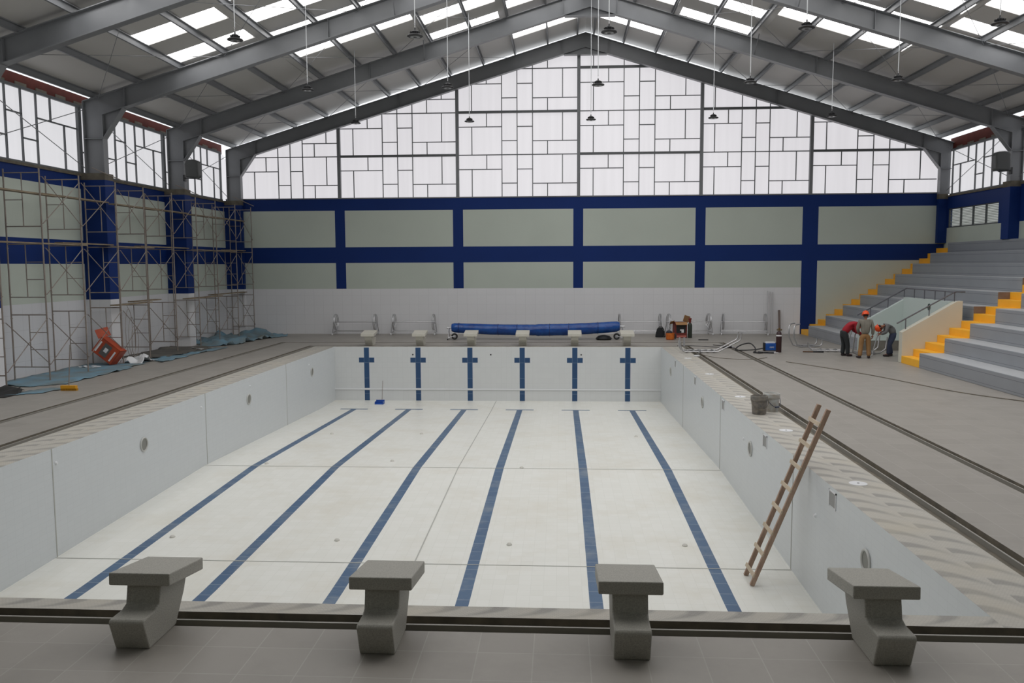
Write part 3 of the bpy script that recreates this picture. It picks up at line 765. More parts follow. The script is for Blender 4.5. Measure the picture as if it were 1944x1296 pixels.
sheet('dust_sheet', M_tarp, [(-12.55,25.0),(-11.75,25.0),(-11.7,24.3),(-11.0,24.2),(-10.4,24.9),(-10.2,27.5),(-9.6,28.9),(-10.4,30.0),(-11.7,30.0),(-11.7,29.3),(-12.55,29.3)], 'crumpled blue dust sheet in the far left corner', 'dust sheet', .34, 12)
sheet('dust_sheet', M_tarp, [(-11.0,11.9),(-10.3,12.3),(-10.2,13.2),(-10.8,13.0)], 'small blue dust sheet beside the black rubber mat', 'dust sheet', .03, 15, .1)
m_ = sheet('rubber_mat', M_rubber, [(-12.3,10.8),(-10.9,11.3),(-10.75,12.2),(-11.2,12.9),(-12.4,12.8)], 'crumpled black rubber mat under the nearest scaffold post', 'mat', .22, 22, .1)
M_plastic = mat('white_plastic_film', lin((226,228,230)), .35)
sheet('plastic_bag', M_plastic, [(-11.7,18.5),(-10.95,18.4),(-10.9,19.5),(-11.6,19.7)], 'crumpled white plastic film right of the orange carton', 'plastic film', .3, 31, .07)
sheet('plastic_bag', M_plastic, [(-12.35,17.3),(-11.85,17.3),(-11.8,17.8),(-12.3,17.9)], 'small crumpled white plastic left of the orange carton', 'plastic film', .18, 36, .06)
sheet('plastic_bag', M_plastic, [(-11.35,22.9),(-10.95,22.8),(-10.9,23.6),(-11.3,23.7)], 'white plastic sack beside the second scaffold pillar', 'plastic film', .2, 39, .06)

# ================================================================== OTHER OBJECTS ALONG THE LEFT SIDE
M_orange = mat('orange_printed_card', lin((186,78,40)), .6, col2=lin((150,56,34)), scale=3)
M_card = mat('brown_cardboard', lin((170,128,86)), .8, var=.1)
M_grey = mat('grey_print', lin((92,92,90)), .6)
def carton(name, label, loc, size, rot, front_cols, flaps):
    """open printed carton: body, flaps and printed patches on the camera-facing side (-y)"""
    t = thing(name, label, 'carton', loc); t.rotation_euler = rot; a, d, h = size; w = .012
    b = MB()
    b.box(-a/2,a/2,-d/2,d/2,0,w,0); b.box(-a/2,a/2,-d/2,-d/2+w,0,h); b.box(-a/2,a/2,d/2-w,d/2,0,h); b.box(-a/2,-a/2+w,-d/2,d/2,0,h); b.box(a/2-w,a/2,-d/2,d/2,0,h)
    b.build('carton_body', front_cols[0], t)
    for (p, q) in flaps:
        f = MB(); f.bar(p, q, a*.95 if abs(p[0]) < .01 else d*.95, .01, up=(0,.4,1)); f.build('flap', front_cols[1], t)
    for q_, (x0, x1, z0, z1, m) in enumerate(front_cols[2]):
        MB().box(x0, x1, -d/2-.003-.003*q_, -d/2, z0, z1).build('printed_panel', m, t)
    return t
carton('carton', 'tilted orange printed carton with an open flap leaning by the scaffold post', (-11.5, 18.12, .24), (.54,.44,.74), (math.radians(-6), math.radians(-52), math.radians(8)),
       [M_orange, M_orange, [(-.2,.2,.26,.52,M_grey), (-.06,.08,.32,.44,M_white), (-.2,.16,.62,.67,M_white), (-.2,.14,.08,.13,M_white)]], [((.26,0,.74),(.4,0,1.0))])
br_ = thing('floor_squeegee', 'yellow floor brush with an upright thin grey stick on the left deck', 'broom', (-9.93, 12.84, 0))
bb = MB(); bb.box(-.2,.2,-.05,.05,.05,.13); bb.build('brush_head', mat('yellow_plastic', lin((226,160,24)), .45), br_, bevel=.01)
bb = MB()
for k in range(14): bb.box(-.195+k*.03,-.175+k*.03,-.045,.045,0,.055)
bb.build('bristles', mat('dark_yellow_bristle', lin((180,128,20)), .8), br_)
MB().tube([(0,0,.12),(.02,.1,1.15)], .012, 8).build('stick', M_scaf, br_)
ds = thing('dustpan', 'blue long-handled dustpan at the far end of the pool floor', 'dustpan', (-4.33, 23.35, -2.075))
p = MB(); p.box(-.16,.16,-.16,.12,.0,.015); p.box(-.16,-.145,-.16,.12,.01,.1); p.box(.145,.16,-.16,.12,.01,.1); p.box(-.16,.16,.1,.12,.01,.14)
p.build('pan', mat('blue_plastic', lin((38,84,168)), .4), ds)
MB().tube([(.06,.11,.1),(.1,.13,.86)], .01, 8).build('handle', M_scaf, ds)
# cable hanging in loops on the scaffold
hc = MB()
for k in range(3):
    hc.tube([(-11.45+.05*k, 18.75+.08*k+.22*math.cos(a*PI/10), 1.0-.15*k+ (.75-.12*k)*math.sin(a*PI/10)) for a in range(20)], .008, 5, closed=True)
hc.tube([(-11.5,18.75,1.9),(-11.47,18.8,1.75)], .008, 5)
tag(hc.build('hanging_cable', M_scaf), 'thin brown cable hung in loops from a scaffold crossbar', 'cable')
def speaker(label, loc, sgn):
    t = thing('wrapped_speaker', label, 'loudspeaker', loc)
    b = MB(); b.prism([(-.24,-.3),(.2,-.34),(.26,-.25),(.24,.28),(.1,.36),(-.2,.34),(-.27,.2)], -.19, .19, 'y'); o = b.build('cabinet', mat('dark_speaker', lin((38,40,40)), .5), t, bevel=.05)
    c = MB(); c.prism([(-.27,-.33),(.22,-.37),(.29,-.26),(.27,.3),(.12,.39),(-.22,.37),(-.3,.22)], -.215, .215, 'y')
    s = c.build('plastic_wrap', None or wrap_mat, t, bevel=.06)
    a = MB(); a.tube([(-sgn*.34,.05,-.32),(sgn*.05,.05,-.34)], .02, 6); a.box(min(-sgn*.34,-sgn*.40),max(-sgn*.34,-sgn*.40),-.03,.13,-.44,-.2); a.build('bracket', M_black, t)
wrap_mat = bpy.data.materials.new('clear_wrap'); wrap_mat.use_nodes = True
_b = wrap_mat.node_tree.nodes['Principled BSDF']; _b.inputs['Base Color'].default_value = (.4,.42,.42,1); _b.inputs['Roughness'].default_value = .25; _b.inputs['Alpha'].default_value = .14
_n = wrap_mat.node_tree.nodes.new('ShaderNodeTexNoise'); _n.inputs['Scale'].default_value = 9; _p = wrap_mat.node_tree.nodes.new('ShaderNodeBump'); _p.inputs['Strength'].default_value = 1
wrap_mat.node_tree.links.new(_n.outputs[0], _p.inputs['Height']); wrap_mat.node_tree.links.new(_p.outputs[0], _b.inputs['Normal'])
speaker('dark loudspeaker wrapped in clear plastic on the left steel column', (-11.5, 24.1, 6.78), 1)
speaker('dark loudspeaker wrapped in clear plastic on the right steel column', (18.28, 24.1, 6.72), -1)

# ================================================================== POOL FITTINGS
M_ring = mat('light_niche_ring', lin((190,190,186)), .4); M_hole = mat('niche_inside', lin((136,136,130)), .6)
nm = {-1: 'scaffold side', 1: 'grandstand side'}
def wall_light(x, y, z, label):
    s = 1 if x > 0 else -1
    t = thing('underwater_light', label, 'pool light', (x, y, z), 0, 'round underwater lights')
    MB().tube([(-s*.01, .14*math.cos(a*PI/10), .14*math.sin(a*PI/10)) for a in range(20)], .018, 6, closed=True).build('ring', M_ring, t, smooth=True)
    vs = [(-s*.006, .135*math.cos(a*PI/10), .135*math.sin(a*PI/10)) for a in range(20)]
    MB().add(vs, [tuple(range(20))]).build('niche_plate', M_hole, t)
for k, y in enumerate((9.38, 15.28, 21.23)): wall_light(-PX, y, -.6, 'round light niche in the scaffold-side pool wall, %s from the near end' % ORD[k])
for k, y in enumerate((2.95, 9.29, 14.94, 21.4)): wall_light(PX, y, -.57, 'round light niche in the grandstand-side pool wall, %s from the near end' % ORD[k])
M_void = mat('skimmer_throat', lin((150,150,148)), .6)
for k, y in enumerate((4.27, 8.14, 12.14, 16.2, 20.27)):
    t = thing('skimmer_opening', 'rectangular skimmer mouth below the right coping, %s from the near end' % ORD[k], 'skimmer', (PX, y, -.17), 0, 'skimmer openings')
    MB().box(-.006, 0, -.13, .13, -.1, .1).build('throat', M_void, t)
    f = MB(); f.box(-.012, 0, -.15, -.13, -.12, .12); f.box(-.012, 0, .13, .15, -.12, .12); f.box(-.012, 0, -.15, .15, .1, .12); f.build('skimmer_frame', M_white, t)
for k, y in enumerate((4.5, 8.3, 12.3, 16.37, 20.39)):
    t = thing('skimmer_cover', 'round white skimmer lid in the right coping, %s from the near end' % ORD[k], 'skimmer lid', (6.67, y, 0), 0, 'skimmer lids')
    MB().lathe([(.125,0),(.125,.006),(.115,.009)], 24).build('cover_plate', M_white, t)
    MB().lathe([(.018,.008),(.018,.011)], 8).build('finger_hole', M_grey, t)
for k, (x, y) in enumerate([(-4.7,7.3),(-1.6,7.25),(1.55,7.16),(4.67,7.24),(-4.8,12.55),(-1.75,13.0),(1.53,12.35),(4.66,16.8),(-1.68,17.0),(-4.37,16.9)]):
    t = MB().lathe([(.05,0),(.05,.012),(.03,.035),(.012,.04)], 14).build('floor_inlet', mat('inlet', lin((200,198,190)), .5) if k == 0 else bpy.data.materials['inlet'], loc=(x, y, fz(y)), smooth=True)
    tag(t, 'small round floor inlet, %s' % ['leftmost of the near row', 'left of centre in the near row', 'right of centre in the near row', 'near row by the right pool wall', 'second row left', 'second row left of centre', 'second row right of centre', 'far row right', 'far row left of centre', 'far row left'][k], 'floor inlet', 'floor inlets')
for k, (x, y, z) in enumerate([(-PX, 6.35, -.27),(-PX, 12.2, -.3),(-PX, 15.4, -.25),(-PX,20.9,-.3),(PX,9.9,-.5),(PX,5.0,-.62)]):
    s = 1 if x > 0 else -1
    t = MB().tube([(0,0,0),(-s*.03,0,0)], [.035,.02], 10).build('wall_jet', M_white, loc=(x, y, z)); tag(t, 'tiny white return jet in the %s pool wall, %s' % (nm[s], ['nearest', 'second', 'third', 'farthest', 'beyond the ladder', 'near the ladder'][k]), 'return jet', 'return jets')
for k, (x, z) in enumerate(((-3.2,-.3),(-.2,-.3),(3.24,-.3))):
    t = MB().tube([(0,0,0),(0,-.012,0)], .028, 10).build('wall_anchor', M_black, loc=(x, PL, z)); tag(t, 'small black lane rope anchor in the far pool wall, %s from the left' % ORD[k], 'rope anchor', 'rope anchors')
# ================================================================== WOODEN LADDER in the pool
M_wood = mat('rough_red_wood', lin((180,154,134)), .8, col2=lin((148,122,106)), scale=5, stretch=(3,3,.8))
M_wood2 = mat('pale_rung_wood', lin((196,180,158)), .8, var=.12, scale=5)
lf, lt = Vector((5.51,5.95,-1.93)), Vector((6.5376,5.7558,.8998)); rf_, rt = Vector((5.514,5.529,-1.93)), Vector((6.5346,5.2906,.899))
off = Vector((-.055, 0, .02))
wl = thing('wooden_ladder', 'rough reddish wooden ladder with pale rungs leaning on the right pool edge', 'ladder', lf)
nrm = Vector((-.94, 0, .34))
for a, b in ((lf, lt), (rf_, rt)):
    MB().bar(a+off-lf, b+off-lf, .052, .07, up=nrm).build('side_rail', M_wood, wl, bevel=.006)
for k in range(8):
    s = (.17 + .37*k)/3.02; p = lf.lerp(lt, s)+off+nrm*.045-lf; q = rf_.lerp(rt, s)+off+nrm*.045-lf; d = (q-p).normalized()
    MB().bar(p-d*.05, q+d*.05, .06, .025, up=nrm).build('rung', M_wood2, wl, bevel=.004)
# ================================================================== BUCKETS
def bucket(label, loc, m, sc, tilt, handle):
    t = thing('bucket', label, 'bucket', loc)
    b = MB(); R = .15
    b.lathe([(R*.82,0),(R*.86,.02),(R*.98,.26),(R*1.06,.262),(R*1.08,.275),(R*1.06,.345),(R*1.0,.35),(R*.97,.34),(R*.8,.02)], 28)
    b.build('bucket_body', m, t, smooth=True)
    h = MB(); pts = [(R*1.08*math.cos(a), -.02-abs(math.sin(a))*R*.95*1.0, .29-.2*math.sin(a)) for a in [PI*i/12 for i in range(13)]]
    h.tube(pts, .006, 6); h.tube([pts[6]], .01) if False else None
    h.build('bail_handle', handle, t)
    MB().tube([pts[5], pts[7]], .014, 8).build('grip', handle, t)
    t.rotation_euler = (0,0,tilt); t.scale = (sc,)*3
    return t
M_mortar = mat('mortar_caked_plastic', lin((146,138,128)), .9, col2=lin((108,107,105)), scale=14, bump=.4, bscale=40)
M_wbuck = mat('dirty_white_plastic', lin((206,210,210)), .5, col2=lin((176,166,154)), scale=9)
bucket('mortar-caked grey bucket on the right coping, in front of the white one', (6.58, 10.05, .0), M_mortar, 1.1, 0, M_gutter)
bucket('dirty white bucket with a hanging handle behind the grey one', (6.92, 10.42, .0), M_wbuck, 1.1, .5, mat('navy_handle', lin((60,70,92)), .5))
# ================================================================== LANE LINE REELS
def reel(label, loc, rz=0):
    t = thing('lane_line_reel', label, 'reel', loc, rz, 'stainless lane line reels by the far wall')
    W = .98
    for s in (-1, 1):
        h = MB(); R = .35
        for xo in (0, .05): h.tube([(s*(W-.06)-xo*s, R*math.cos(a*PI/14), .58+R*math.sin(a*PI/14)) for a in range(28)], .014, 6, closed=True)
        for a in (PI/2, PI/2+2*PI/3, PI/2+4*PI/3): h.tube([(s*(W-.06),0,.58),(s*(W-.06),R*math.cos(a),.58+R*math.sin(a))], .012, 6)
        h.build('hoop_wheel', M_chrome, t, smooth=True)
        l = MB(); l.tube([(s*W,-.33,.12),(s*W,0,.58),(s*W,.33,.12)], .018, 6); l.tube([(s*W,-.36,.12),(s*W,.36,.12)], .018, 6); l.build('leg_frame', M_chrome, t, smooth=True)
        for y in (-.34, .34):
            c = MB(); c.tube([(s*W-.02,y,.05),(s*W+.02,y,.05)], .05, 12); c.tube([(s*W,y,.05),(s*W,y,.12)], .01, 6); c.build('caster', M_white, t, smooth=True)
    MB().tube([(-W,0,.58),(W,0,.58)], .019, 8).build('axle', M_chrome, t, smooth=True)
    b = MB()
    for y in (-.2, .2): b.tube([(-W,y,.17),(W,y,.17)], .014, 6)
    b.build('base_bar', M_chrome, t, smooth=True)
    return t
r0 = reel('empty stainless lane line reel at the left end of the row by the far wall', (-6.78, 29.72, 0))
dup(r0, 'empty stainless lane line reel between the leftmost reel and the blue rolled cover', (-4.12, 29.72, 0))
dup(r0, 'stainless lane line reel behind the right end of the blue rolled cover', (5.95, 29.72, 0))
dup(r0, 'stainless lane line reel directly behind the open carton', (8.1, 29.72, 0), .12)
dup(r0, 'empty stainless lane line reel at the right end of the row, beside the leaning pipes', (10.5, 29.72, 0), -.12)
# ================================================================== ROLLED POOL COVER
M_tarpb = mat('blue_cover_film', lin((28,84,160)), .2, col2=lin((20,60,130)), scale=3, bump=.9, bscale=7)
cr = thing('pool_cover_roller', 'long sagging roll of shiny blue pool cover on a wheeled stand', 'pool cover', (1.4, 27.35, 0))
seg = 28; rl = MB(); n = 60
rings = []
for i in range(n+1):
    x = -3.5 + 7.0*i/n; u = abs(x)/3.5; zc = .40 + .10*u*u + (.05*max(0, x/3.5)**2); r = .205 + .03*(1-u*u) + (.02 if x > 0 else 0)
    if i in (0, n): r *= .8
    for k in range(seg):
        a = 2*PI*k/seg; rr = r*(1 + .045*noise.noise(Vector((x*1.8, math.cos(a)*2, math.sin(a)*2))) + .02*noise.noise(Vector((x*6, a*3, 1))))
        rings.append((x, rr*math.cos(a), zc + rr*math.sin(a)*.97))
fs = [(i*seg+k, i*seg+(k+1)%seg, (i+1)*seg+(k+1)%seg, (i+1)*seg+k) for i in range(n) for k in range(seg)] + [tuple(range(seg)), tuple(n*seg+k for k in range(seg))]
rl.add(rings, fs); rl.build('rolled_cover', M_tarpb, cr, smooth=True)
for x in (-3.2, -1.55, -.75, .6, 1.4, 2.6):
    u = abs(x)/3.5; zc = .40+.10*u*u+(.05*max(0, x/3.5)**2); r = .205+.03*(1-u*u)+(.02 if x > 0 else 0)
    MB().tube([(x, (r+.008)*math.cos(a*PI/12), zc+(r+.008)*math.sin(a*PI/12)) for a in range(24)], .009, 5, closed=True).build('tie_strap', mat('strap_blue', lin((30,44,100)), .5) if 'strap_blue' not in bpy.data.materials else bpy.data.materials['strap_blue'], cr)
for s in (-1, 1):
    z = .5 if s < 0 else .55
    MB().tube([(s*3.45,0,z),(s*3.72,0,z)], .035, 10).build('axle_stub', M_chrome, cr)
    f = MB()
    for y in (-.22, -.05, .1): f.tube([(s*3.62,y,.04),(s*3.62,y*.5,z)], .016, 6)
    f.tube([(s*3.62,-.3,.05),(s*3.62,.3,.05)], .02, 6); f.tube([(s*3.62,-.25,.1),(s*3.3,-.05,.16)], .016, 6)
    f.build('stand_frame', M_chrome, cr, smooth=True)
    wv = MB(); wx = s*3.38; wy = -.05
    wv.M = Matrix.Translation((wx, wy, .135)) @ Matrix.Rotation(PI/2, 4, 'X') @ Matrix.Rotation(0, 4, 'Y')
    wv.lathe([(.07,-.035),(.12,-.04),(.135,-.02),(.135,.02),(.12,.04),(.07,.035)], 24); o = wv.build('tyre', M_rubber, cr, smooth=True)
    hb = MB(); hb.M = wv.M; hb.lathe([(.07,-.036),(.03,-.044),(.03,.044),(.07,.036)], 16); hb.build('wheel_hub', M_lens, cr, smooth=True)
    MB().tube([(s*3.62,-.3,.03),(s*3.66,-.3,.03)], .03, 10).build('caster', M_black, cr)
blk = MB(); blk.lathe([(.3,0),(.34,.06),(.24,.16),(.05,.2)], 18)
o = blk.build('folded_tarpaulin', mat('black_tarpaulin', lin((26,28,28)), .5, bump=.8, bscale=7), loc=(4.25, 27.3, 0), smooth=True); tag(o, 'crumpled black sheet under the right end of the blue roll', 'tarpaulin')
# ================================================================== OPEN CARTON, BAGS, CYLINDERS
M_dred = mat('dark_red_print', lin((120,44,36)), .6, var=.15)
carton('carton', 'open dark red printed carton with raised brown flaps standing by the far wall', (7.52, 28.4, 0), (.52,.42,.66), (0,0,.12),
       [M_dred, M_card, [(-.2,.2,.2,.6,M_black), (-.04,.12,.3,.36,M_white), (.02,.12,.22,.32,M_white), (-.2,.23,.02,.1,mat('pink_print', lin((190,110,100)), .6))]],
       [((0,-.2,.66),(0,-.36,.56)), ((.25,0,.66),(.33,0,.92)), ((-.25,0,.66),(-.42,0,.62))])
bg_ = thing('tool_bag', 'black slumped tool bag on the deck left of the carton', 'bag', (6.72, 28.5, 0))
b = MB()
for (z, rx, ry, dx) in [(0,.22,.15,0),(.04,.235,.16,0),(.2,.19,.13,-.01),(.3,.17,.11,0),(.38,.13,.08,.02),(.41,.06,.04,.02)]:
    pass
prof_b = [(.2,0),(.22,.03),(.2,.15),(.17,.27),(.15,.36),(.08,.42),(.02,.43)]
b.lathe(prof_b, 18); o = b.build('bag_body', mat('black_fabric', lin((30,31,34)), .9, bump=.6, bscale=12), bg_, smooth=True); o.scale = (1, .7, 1)
MB().tube([(.08,-.1,.34),(.16,-.15,.26),(.17,-.16,.1),(.12,-.15,.04)], .014, 6).build('shoulder_strap', M_grey, bg_)
MB().tube([(-.09,0,.38),(-.05,0,.46),(.06,0,.47),(.1,0,.39)], .012, 6).build('carry_handle', M_black, bg_)
ob = thing('tool_bucket', 'worn orange plastic bucket with black tools beside the carton', 'bucket', (6.98, 27.35, 0))
b = MB(); b.lathe([(.15,0),(.17,.02),(.185,.28),(.175,.28),(.155,.03)], 22); b.build('bucket_body', mat('orange_plastic', lin((214,116,34)), .5, col2=lin((180,86,26)), scale=7), ob, smooth=True)
b = MB(); b.ball((-.04,0,.29), (.13,.12,.1), 12); b.build('tool_heap', mat('dark_tools', lin((36,40,52)), .6), ob, smooth=True)
b = MB(); b.tube([(.2,-.04,.04),(.24,-.02,.14),(.2,.02,.24)], .035, 8); b.build('side_pouch', M_black, ob, smooth=True)
def cyl(label, loc, col, h, r, valve):
    t = thing('gas_cylinder', label, 'gas cylinder', loc)
    b = MB(); b.lathe([(r*.9,0),(r,.02),(r,h-.12),(r*.85,h-.05),(r*.45,h),(r*.35,h+.02)], 20); b.build('cylinder_body', col, t, smooth=True)
    v = MB(); v.lathe([(r*.5,h),(r*.55,h+.04),(r*.6,h+.12),(r*.75,h+.15),(r*.7,h+.19),(r*.3,h+.2)] if not valve else [(.015,h),(.015,h+.08),(.03,h+.09),(.03,h+.11),(.01,h+.12)], 14); v.build('valve_cap' if not valve else 'valve', M_dred if not valve else mat('brass', lin((150,120,70)), .4, metal=1), t, smooth=True)
    if valve:
        g = MB()
        for s in (-1, 1): g.tube([(.06*s,-.03,h+.06),(.06*s,-.05,h+.06)], .035, 12)
        g.tube([(-.06,0,h+.06),(.06,0,h+.06)], .012, 6); g.build('gauge', mat('gauge', lin((120,110,90)), .4, metal=.6), t)
        MB().lathe([(r+.002,h-.17),(r+.002,h-.12)], 20).build('label_band', M_white, t)
    return t
cyl('dark green gas cylinder with a red cap beside the carton', (7.92, 28.2, 0), mat('dark_green_paint', lin((42,50,42)), .5), .64, .09, False)
cyl('dark maroon gas cylinder with brass gauges beside the blue welder', (10.12, 22.35, 0), mat('maroon_paint', lin((52,26,28)), .4), .74, .095, True)
# pipes leaning on the far wall
for k, (x, h, r, m, lb) in enumerate([(11.56,1.92,.017,M_chrome,'tall thin steel pipe leaning on the far wall, left of three'),(11.68,1.88,.018,M_chrome,'tall thin steel pipe leaning on the far wall, middle one'),(11.79,1.86,.016,M_chrome,'tall thin steel pipe leaning on the far wall, right of three'),(12.08,1.06,.045,mat('dull_brown_steel', lin((112,98,92)), .6),'short thick brownish pipe leaning on the far wall')]):
    o = MB().tube([(0,0,.01),(.03,.3,h)], r, 10).build('leaning_pipe', m, loc=(x, 29.85, 0), smooth=True); tag(o, lb, 'pipe', 'pipes leaning on the far wall')
# ================================================================== WELDER and its cables
wd = thing('welding_machine', 'blue portable welding machine with black end caps on the right deck', 'welder', (9.95, 22.9, 0), .05)
MB().box(-.19,.19,-.1,.1,.02,.27).build('housing', mat('welder_blue', lin((28,86,170)), .4), wd, bevel=.015)
for s in (-1, 1): MB().box(min(s*.18,s*.23), max(s*.18,s*.23), -.11,.11,.0,.29).build('end_cap', M_black, wd, bevel=.02)
MB().box(-.17,.17,-.07,.07,.27,.32).build('top_panel', M_white, wd, bevel=.01)
lg = MB()
for i in range(7): lg.tube([(-.03+.022*i,-.104,.11+.01*math.sin(i*2)),(-.02+.022*i,-.104,.16)], .005, 5)
lg.build('logo_marks', M_white, wd)
def cable(name, pts, r, label, m=None):
    P = [Vector(p) for p in pts]; out = []
    for i in range(len(P)-1):
        p0, p1, p2, p3 = P[max(i-1,0)], P[i], P[i+1], P[min(i+2,len(P)-1)]
        for k in range(6):
            t = k/6; out.append(.5*((2*p1)+(p2-p0)*t+(2*p0-5*p1+4*p2-p3)*t*t+(3*p1-p0-3*p2+p3)*t**3))
    out.append(P[-1]); return tag(MB().tube(out, r, 6).build(name, m or M_black, smooth=True), label, 'cable')
cable('welding_cable', [(9.72,22.85,.1),(9.4,22.8,.05),(8.95,22.75,.03),(8.75,23.0,.03),(9.0,23.3,.16),(9.3,23.2,.24),(9.42,22.9,.12),(9.35,22.5,.03),(9.2,22.1,.03),(9.35,21.85,.03),(9.5,22.05,.03),(9.38,22.2,.03),(9.55,22.0,.03),(9.85,21.9,.02)], .022, 'thick black welding cable looping left of the blue welder')
tc_ = thing('welding_torch', 'black welding torch lying below the blue welder', 'torch', (9.75, 21.95, .02)); MB().tube([(-.25,.03,.02),(.1,-.02,.02)], .025, 8).build('handle', M_black, tc_); MB().tube([(.1,-.02,.02),(.25,-.06,.01)], .01, 6).build('tip', M_chrome, tc_)
cable('power_cord', [(7.0,22.6,.01),(7.6,20.6,.012),(8.6,20.0,.012),(9.3,20.6,.012)], .009, 'thin dark cord on the deck below the lying pool ladder', M_gutter)
cable('extension_cord', [(9.6,19.4,.012),(10.2,18.2,.012),(11.0,16.4,.012),(11.5,14.8,.012),(11.9,13.4,.012),(12.4,12.4,.012),(13.0,11.6,.012)], .011, 'thin dark extension cord running across the right deck toward the grandstand', M_gutter)
cable('grinder_cable', [(6.9,24.6,.012),(7.5,24.6,.012),(8.1,24.2,.012),(8.6,23.9,.012),(8.9,24.3,.012),(8.3,24.9,.012)], .012, 'thin black cable behind the lying pool ladder')
gr = thing('angle_grinder', 'black angle grinder lying on the deck behind the pool ladder', 'grinder', (8.65, 23.75, .0), .2)
MB().tube([(-.2,0,.045),(.12,0,.045)], .04, 10).build('body', M_black, gr, smooth=True); MB().lathe([(.06,.02),(.06,.03)], 16, c=(.2,0,0)).build('disc', M_lens, gr); MB().tube([(.12,0,.045),(.22,0,.04)], .03, 8).build('gear_head', M_lens, gr, smooth=True)
hm = thing('pry_hammer', 'dark hammer-like tool on the deck near the chrome ladder rails', 'hand tool', (11.3, 22.3, 0), -.05)
MB().tube([(-.35,0,.03),(.0,.02,.025)], .022, 8).build('handle', mat('brown_handle', lin((92,64,40)), .6), hm); MB().tube([(0,.02,.025),(.35,-.02,.03)], .03, 8).build('head', M_black, hm)
tag(MB().box(-.2,.2,-.02,.02,0,.03).build('flat_file', M_black, loc=(8.3, 27.1, 0)), 'small black bar lying on the deck before the right reels', 'hand tool')
# ================================================================== STAINLESS POOL LADDERS
def pool_ladder(label, loc, rot, rails, treads, hooks=True):
    t = thing('pool_ladder', label, 'pool ladder', loc); t.rotation_euler = rot; t['group'] = 'stainless pool ladders waiting to be fitted'
    for y in (-.25, .25): MB().tube([(p[0], p[1]+y, p[2]) for p in rails], .024, 10).build('side_rail', M_chrome, t, smooth=True)
    for p in treads:
        b = MB(); b.box(p[0]-.04, p[0]+.04, -.25, .25, p[2]-.012, p[2]+.012); b.box(p[0]-.045, p[0]-.035, -.25, .25, p[2]-.05, p[2]+.05)
        b.build('tread', M_chrome, t)
    return t
la = pool_ladder('stainless pool ladder lying on the right coping, rails bent up at its right end', (6.72, 22.3, .0), (0,0,0),
     [(-.06,0,.40),(-.05,0,.2),(.02,0,.08),(.12,0,.05),(1.25,0,.05),(1.95,0,.42),(2.02,0,.5),(2.04,0,.72)], [(.18,0,.06),(.42,0,.06),(.66,0,.06),(.9,0,.06),(1.12,0,.06)])
for x in (-.1, .06): MB().box(x-.03, x+.03, -.3, -.26, .25, .55).build('anchor_plate', M_lens, la)
MB().tube([(.62,-.3,.1),(.5,-.75,.06),(.46,-.85,.05)], .03, 8).build('loose_rail_end', M_chrome, la, smooth=True)
tag(MB().box(-.09,.09,-.06,.06,0,.05).build('rag', M_white, loc=(7.05, 20.95, 0), bevel=.015), 'small white rag at the tip of the lying pool ladder', 'rag')
lb_ = pool_ladder('stainless pool ladder standing on its treads right of the maroon cylinder', (11.15, 24.3, 0), (0,0,.1),
     [(.22,.2,.86),(.0,.05,.84),(-.07,0,.76),(-.07,0,.36),(.08,0,.06),(.18,0,.03),(.95,.1,.04),(1.05,.12,.12),(1.05,.12,.3)], [(.25,0,.03),(.5,0,.03),(.75,0,.03)])
lc = pool_ladder('stainless pool ladder leaning up left of the worker in red', (12.35, 22.6, 0), (0,0,PI*.93),
     [(-.25,.0,.84),(-.3,0,.7),(-.1,0,.1),(0,0,.04),(.95,.05,.05),(1.1,.05,.16),(1.1,.05,.28)], [(.2,0,.05),(.45,0,.05),(.7,0,.05)])
ld = pool_ladder('stainless pool ladder upright between the standing worker and the two bent ones', (12.55, 21.75, 0), (0,0,.15),
     [(-.1,0,.8),(-.16,0,.7),(-.22,0,.12),(-.1,0,.04),(.75,0,.05),(.95,0,.2),(1.0,0,.6)], [(.1,0,.05),(.35,0,.05),(.6,0,.05)])
o = MB().tube([(0,0,.02),(.22,.15,.75)], .022, 8).build('handrail_tube', M_chrome, loc=(12.84, 21.0, 0), smooth=True); tag(o, 'thin stainless tube held upright by the bent worker at the parapet', 'tube')

# ================================================================== WORKERS
def skin_parts(chains, sub=2):
    """chains: list of (nodes [(pos, r)], edges, root). Returns (verts, faces) grown with skin + subdivision"""
    V = []; Fc = []
    for nodes, edges, root in chains:
        me = bpy.data.meshes.new('tmp'); me.from_pydata([n[0] for n in nodes], edges, [])
        o = bpy.data.objects.new('tmp', me); COL.objects.link(o)
        o.modifiers.new('s', 'SKIN'); sv = me.skin_vertices[0].data
        for i, n in enumerate(nodes):
            r = n[1] if isinstance(n[1], tuple) else (n[1], n[1]); sv[i].radius = r; sv[i].use_root = (i == root)
        sd = o.modifiers.new('d', 'SUBSURF'); sd.levels = sub; sd.render_levels = sub
        dg = bpy.context.evaluated_depsgraph_get(); ev = o.evaluated_get(dg); m2 = ev.to_mesh()
        k = len(V); V += [v.co.copy() for v in m2.vertices]; Fc += [[i+k for i in p.vertices] for p in m2.polygons]
        ev.to_mesh_clear(); bpy.data.objects.remove(o); bpy.data.meshes.remove(me)
    return V, Fc
def mesh_obj(name, vf, m, parent, extra=None):
    b = MB(); b.add(vf[0], vf[1])
    if extra: extra(b)
    o = b.build(name, m, parent, smooth=False, fix=False); o.data.polygons.foreach_set('use_smooth', [True]*len(o.data.polygons)); return o
M_skin = mat('skin', lin((150,98,74)), .6); M_hair = mat('black_hair', lin((22,18,18)), .8)
M_helm = mat('orange_helmet', lin((238,84,30)), .35)
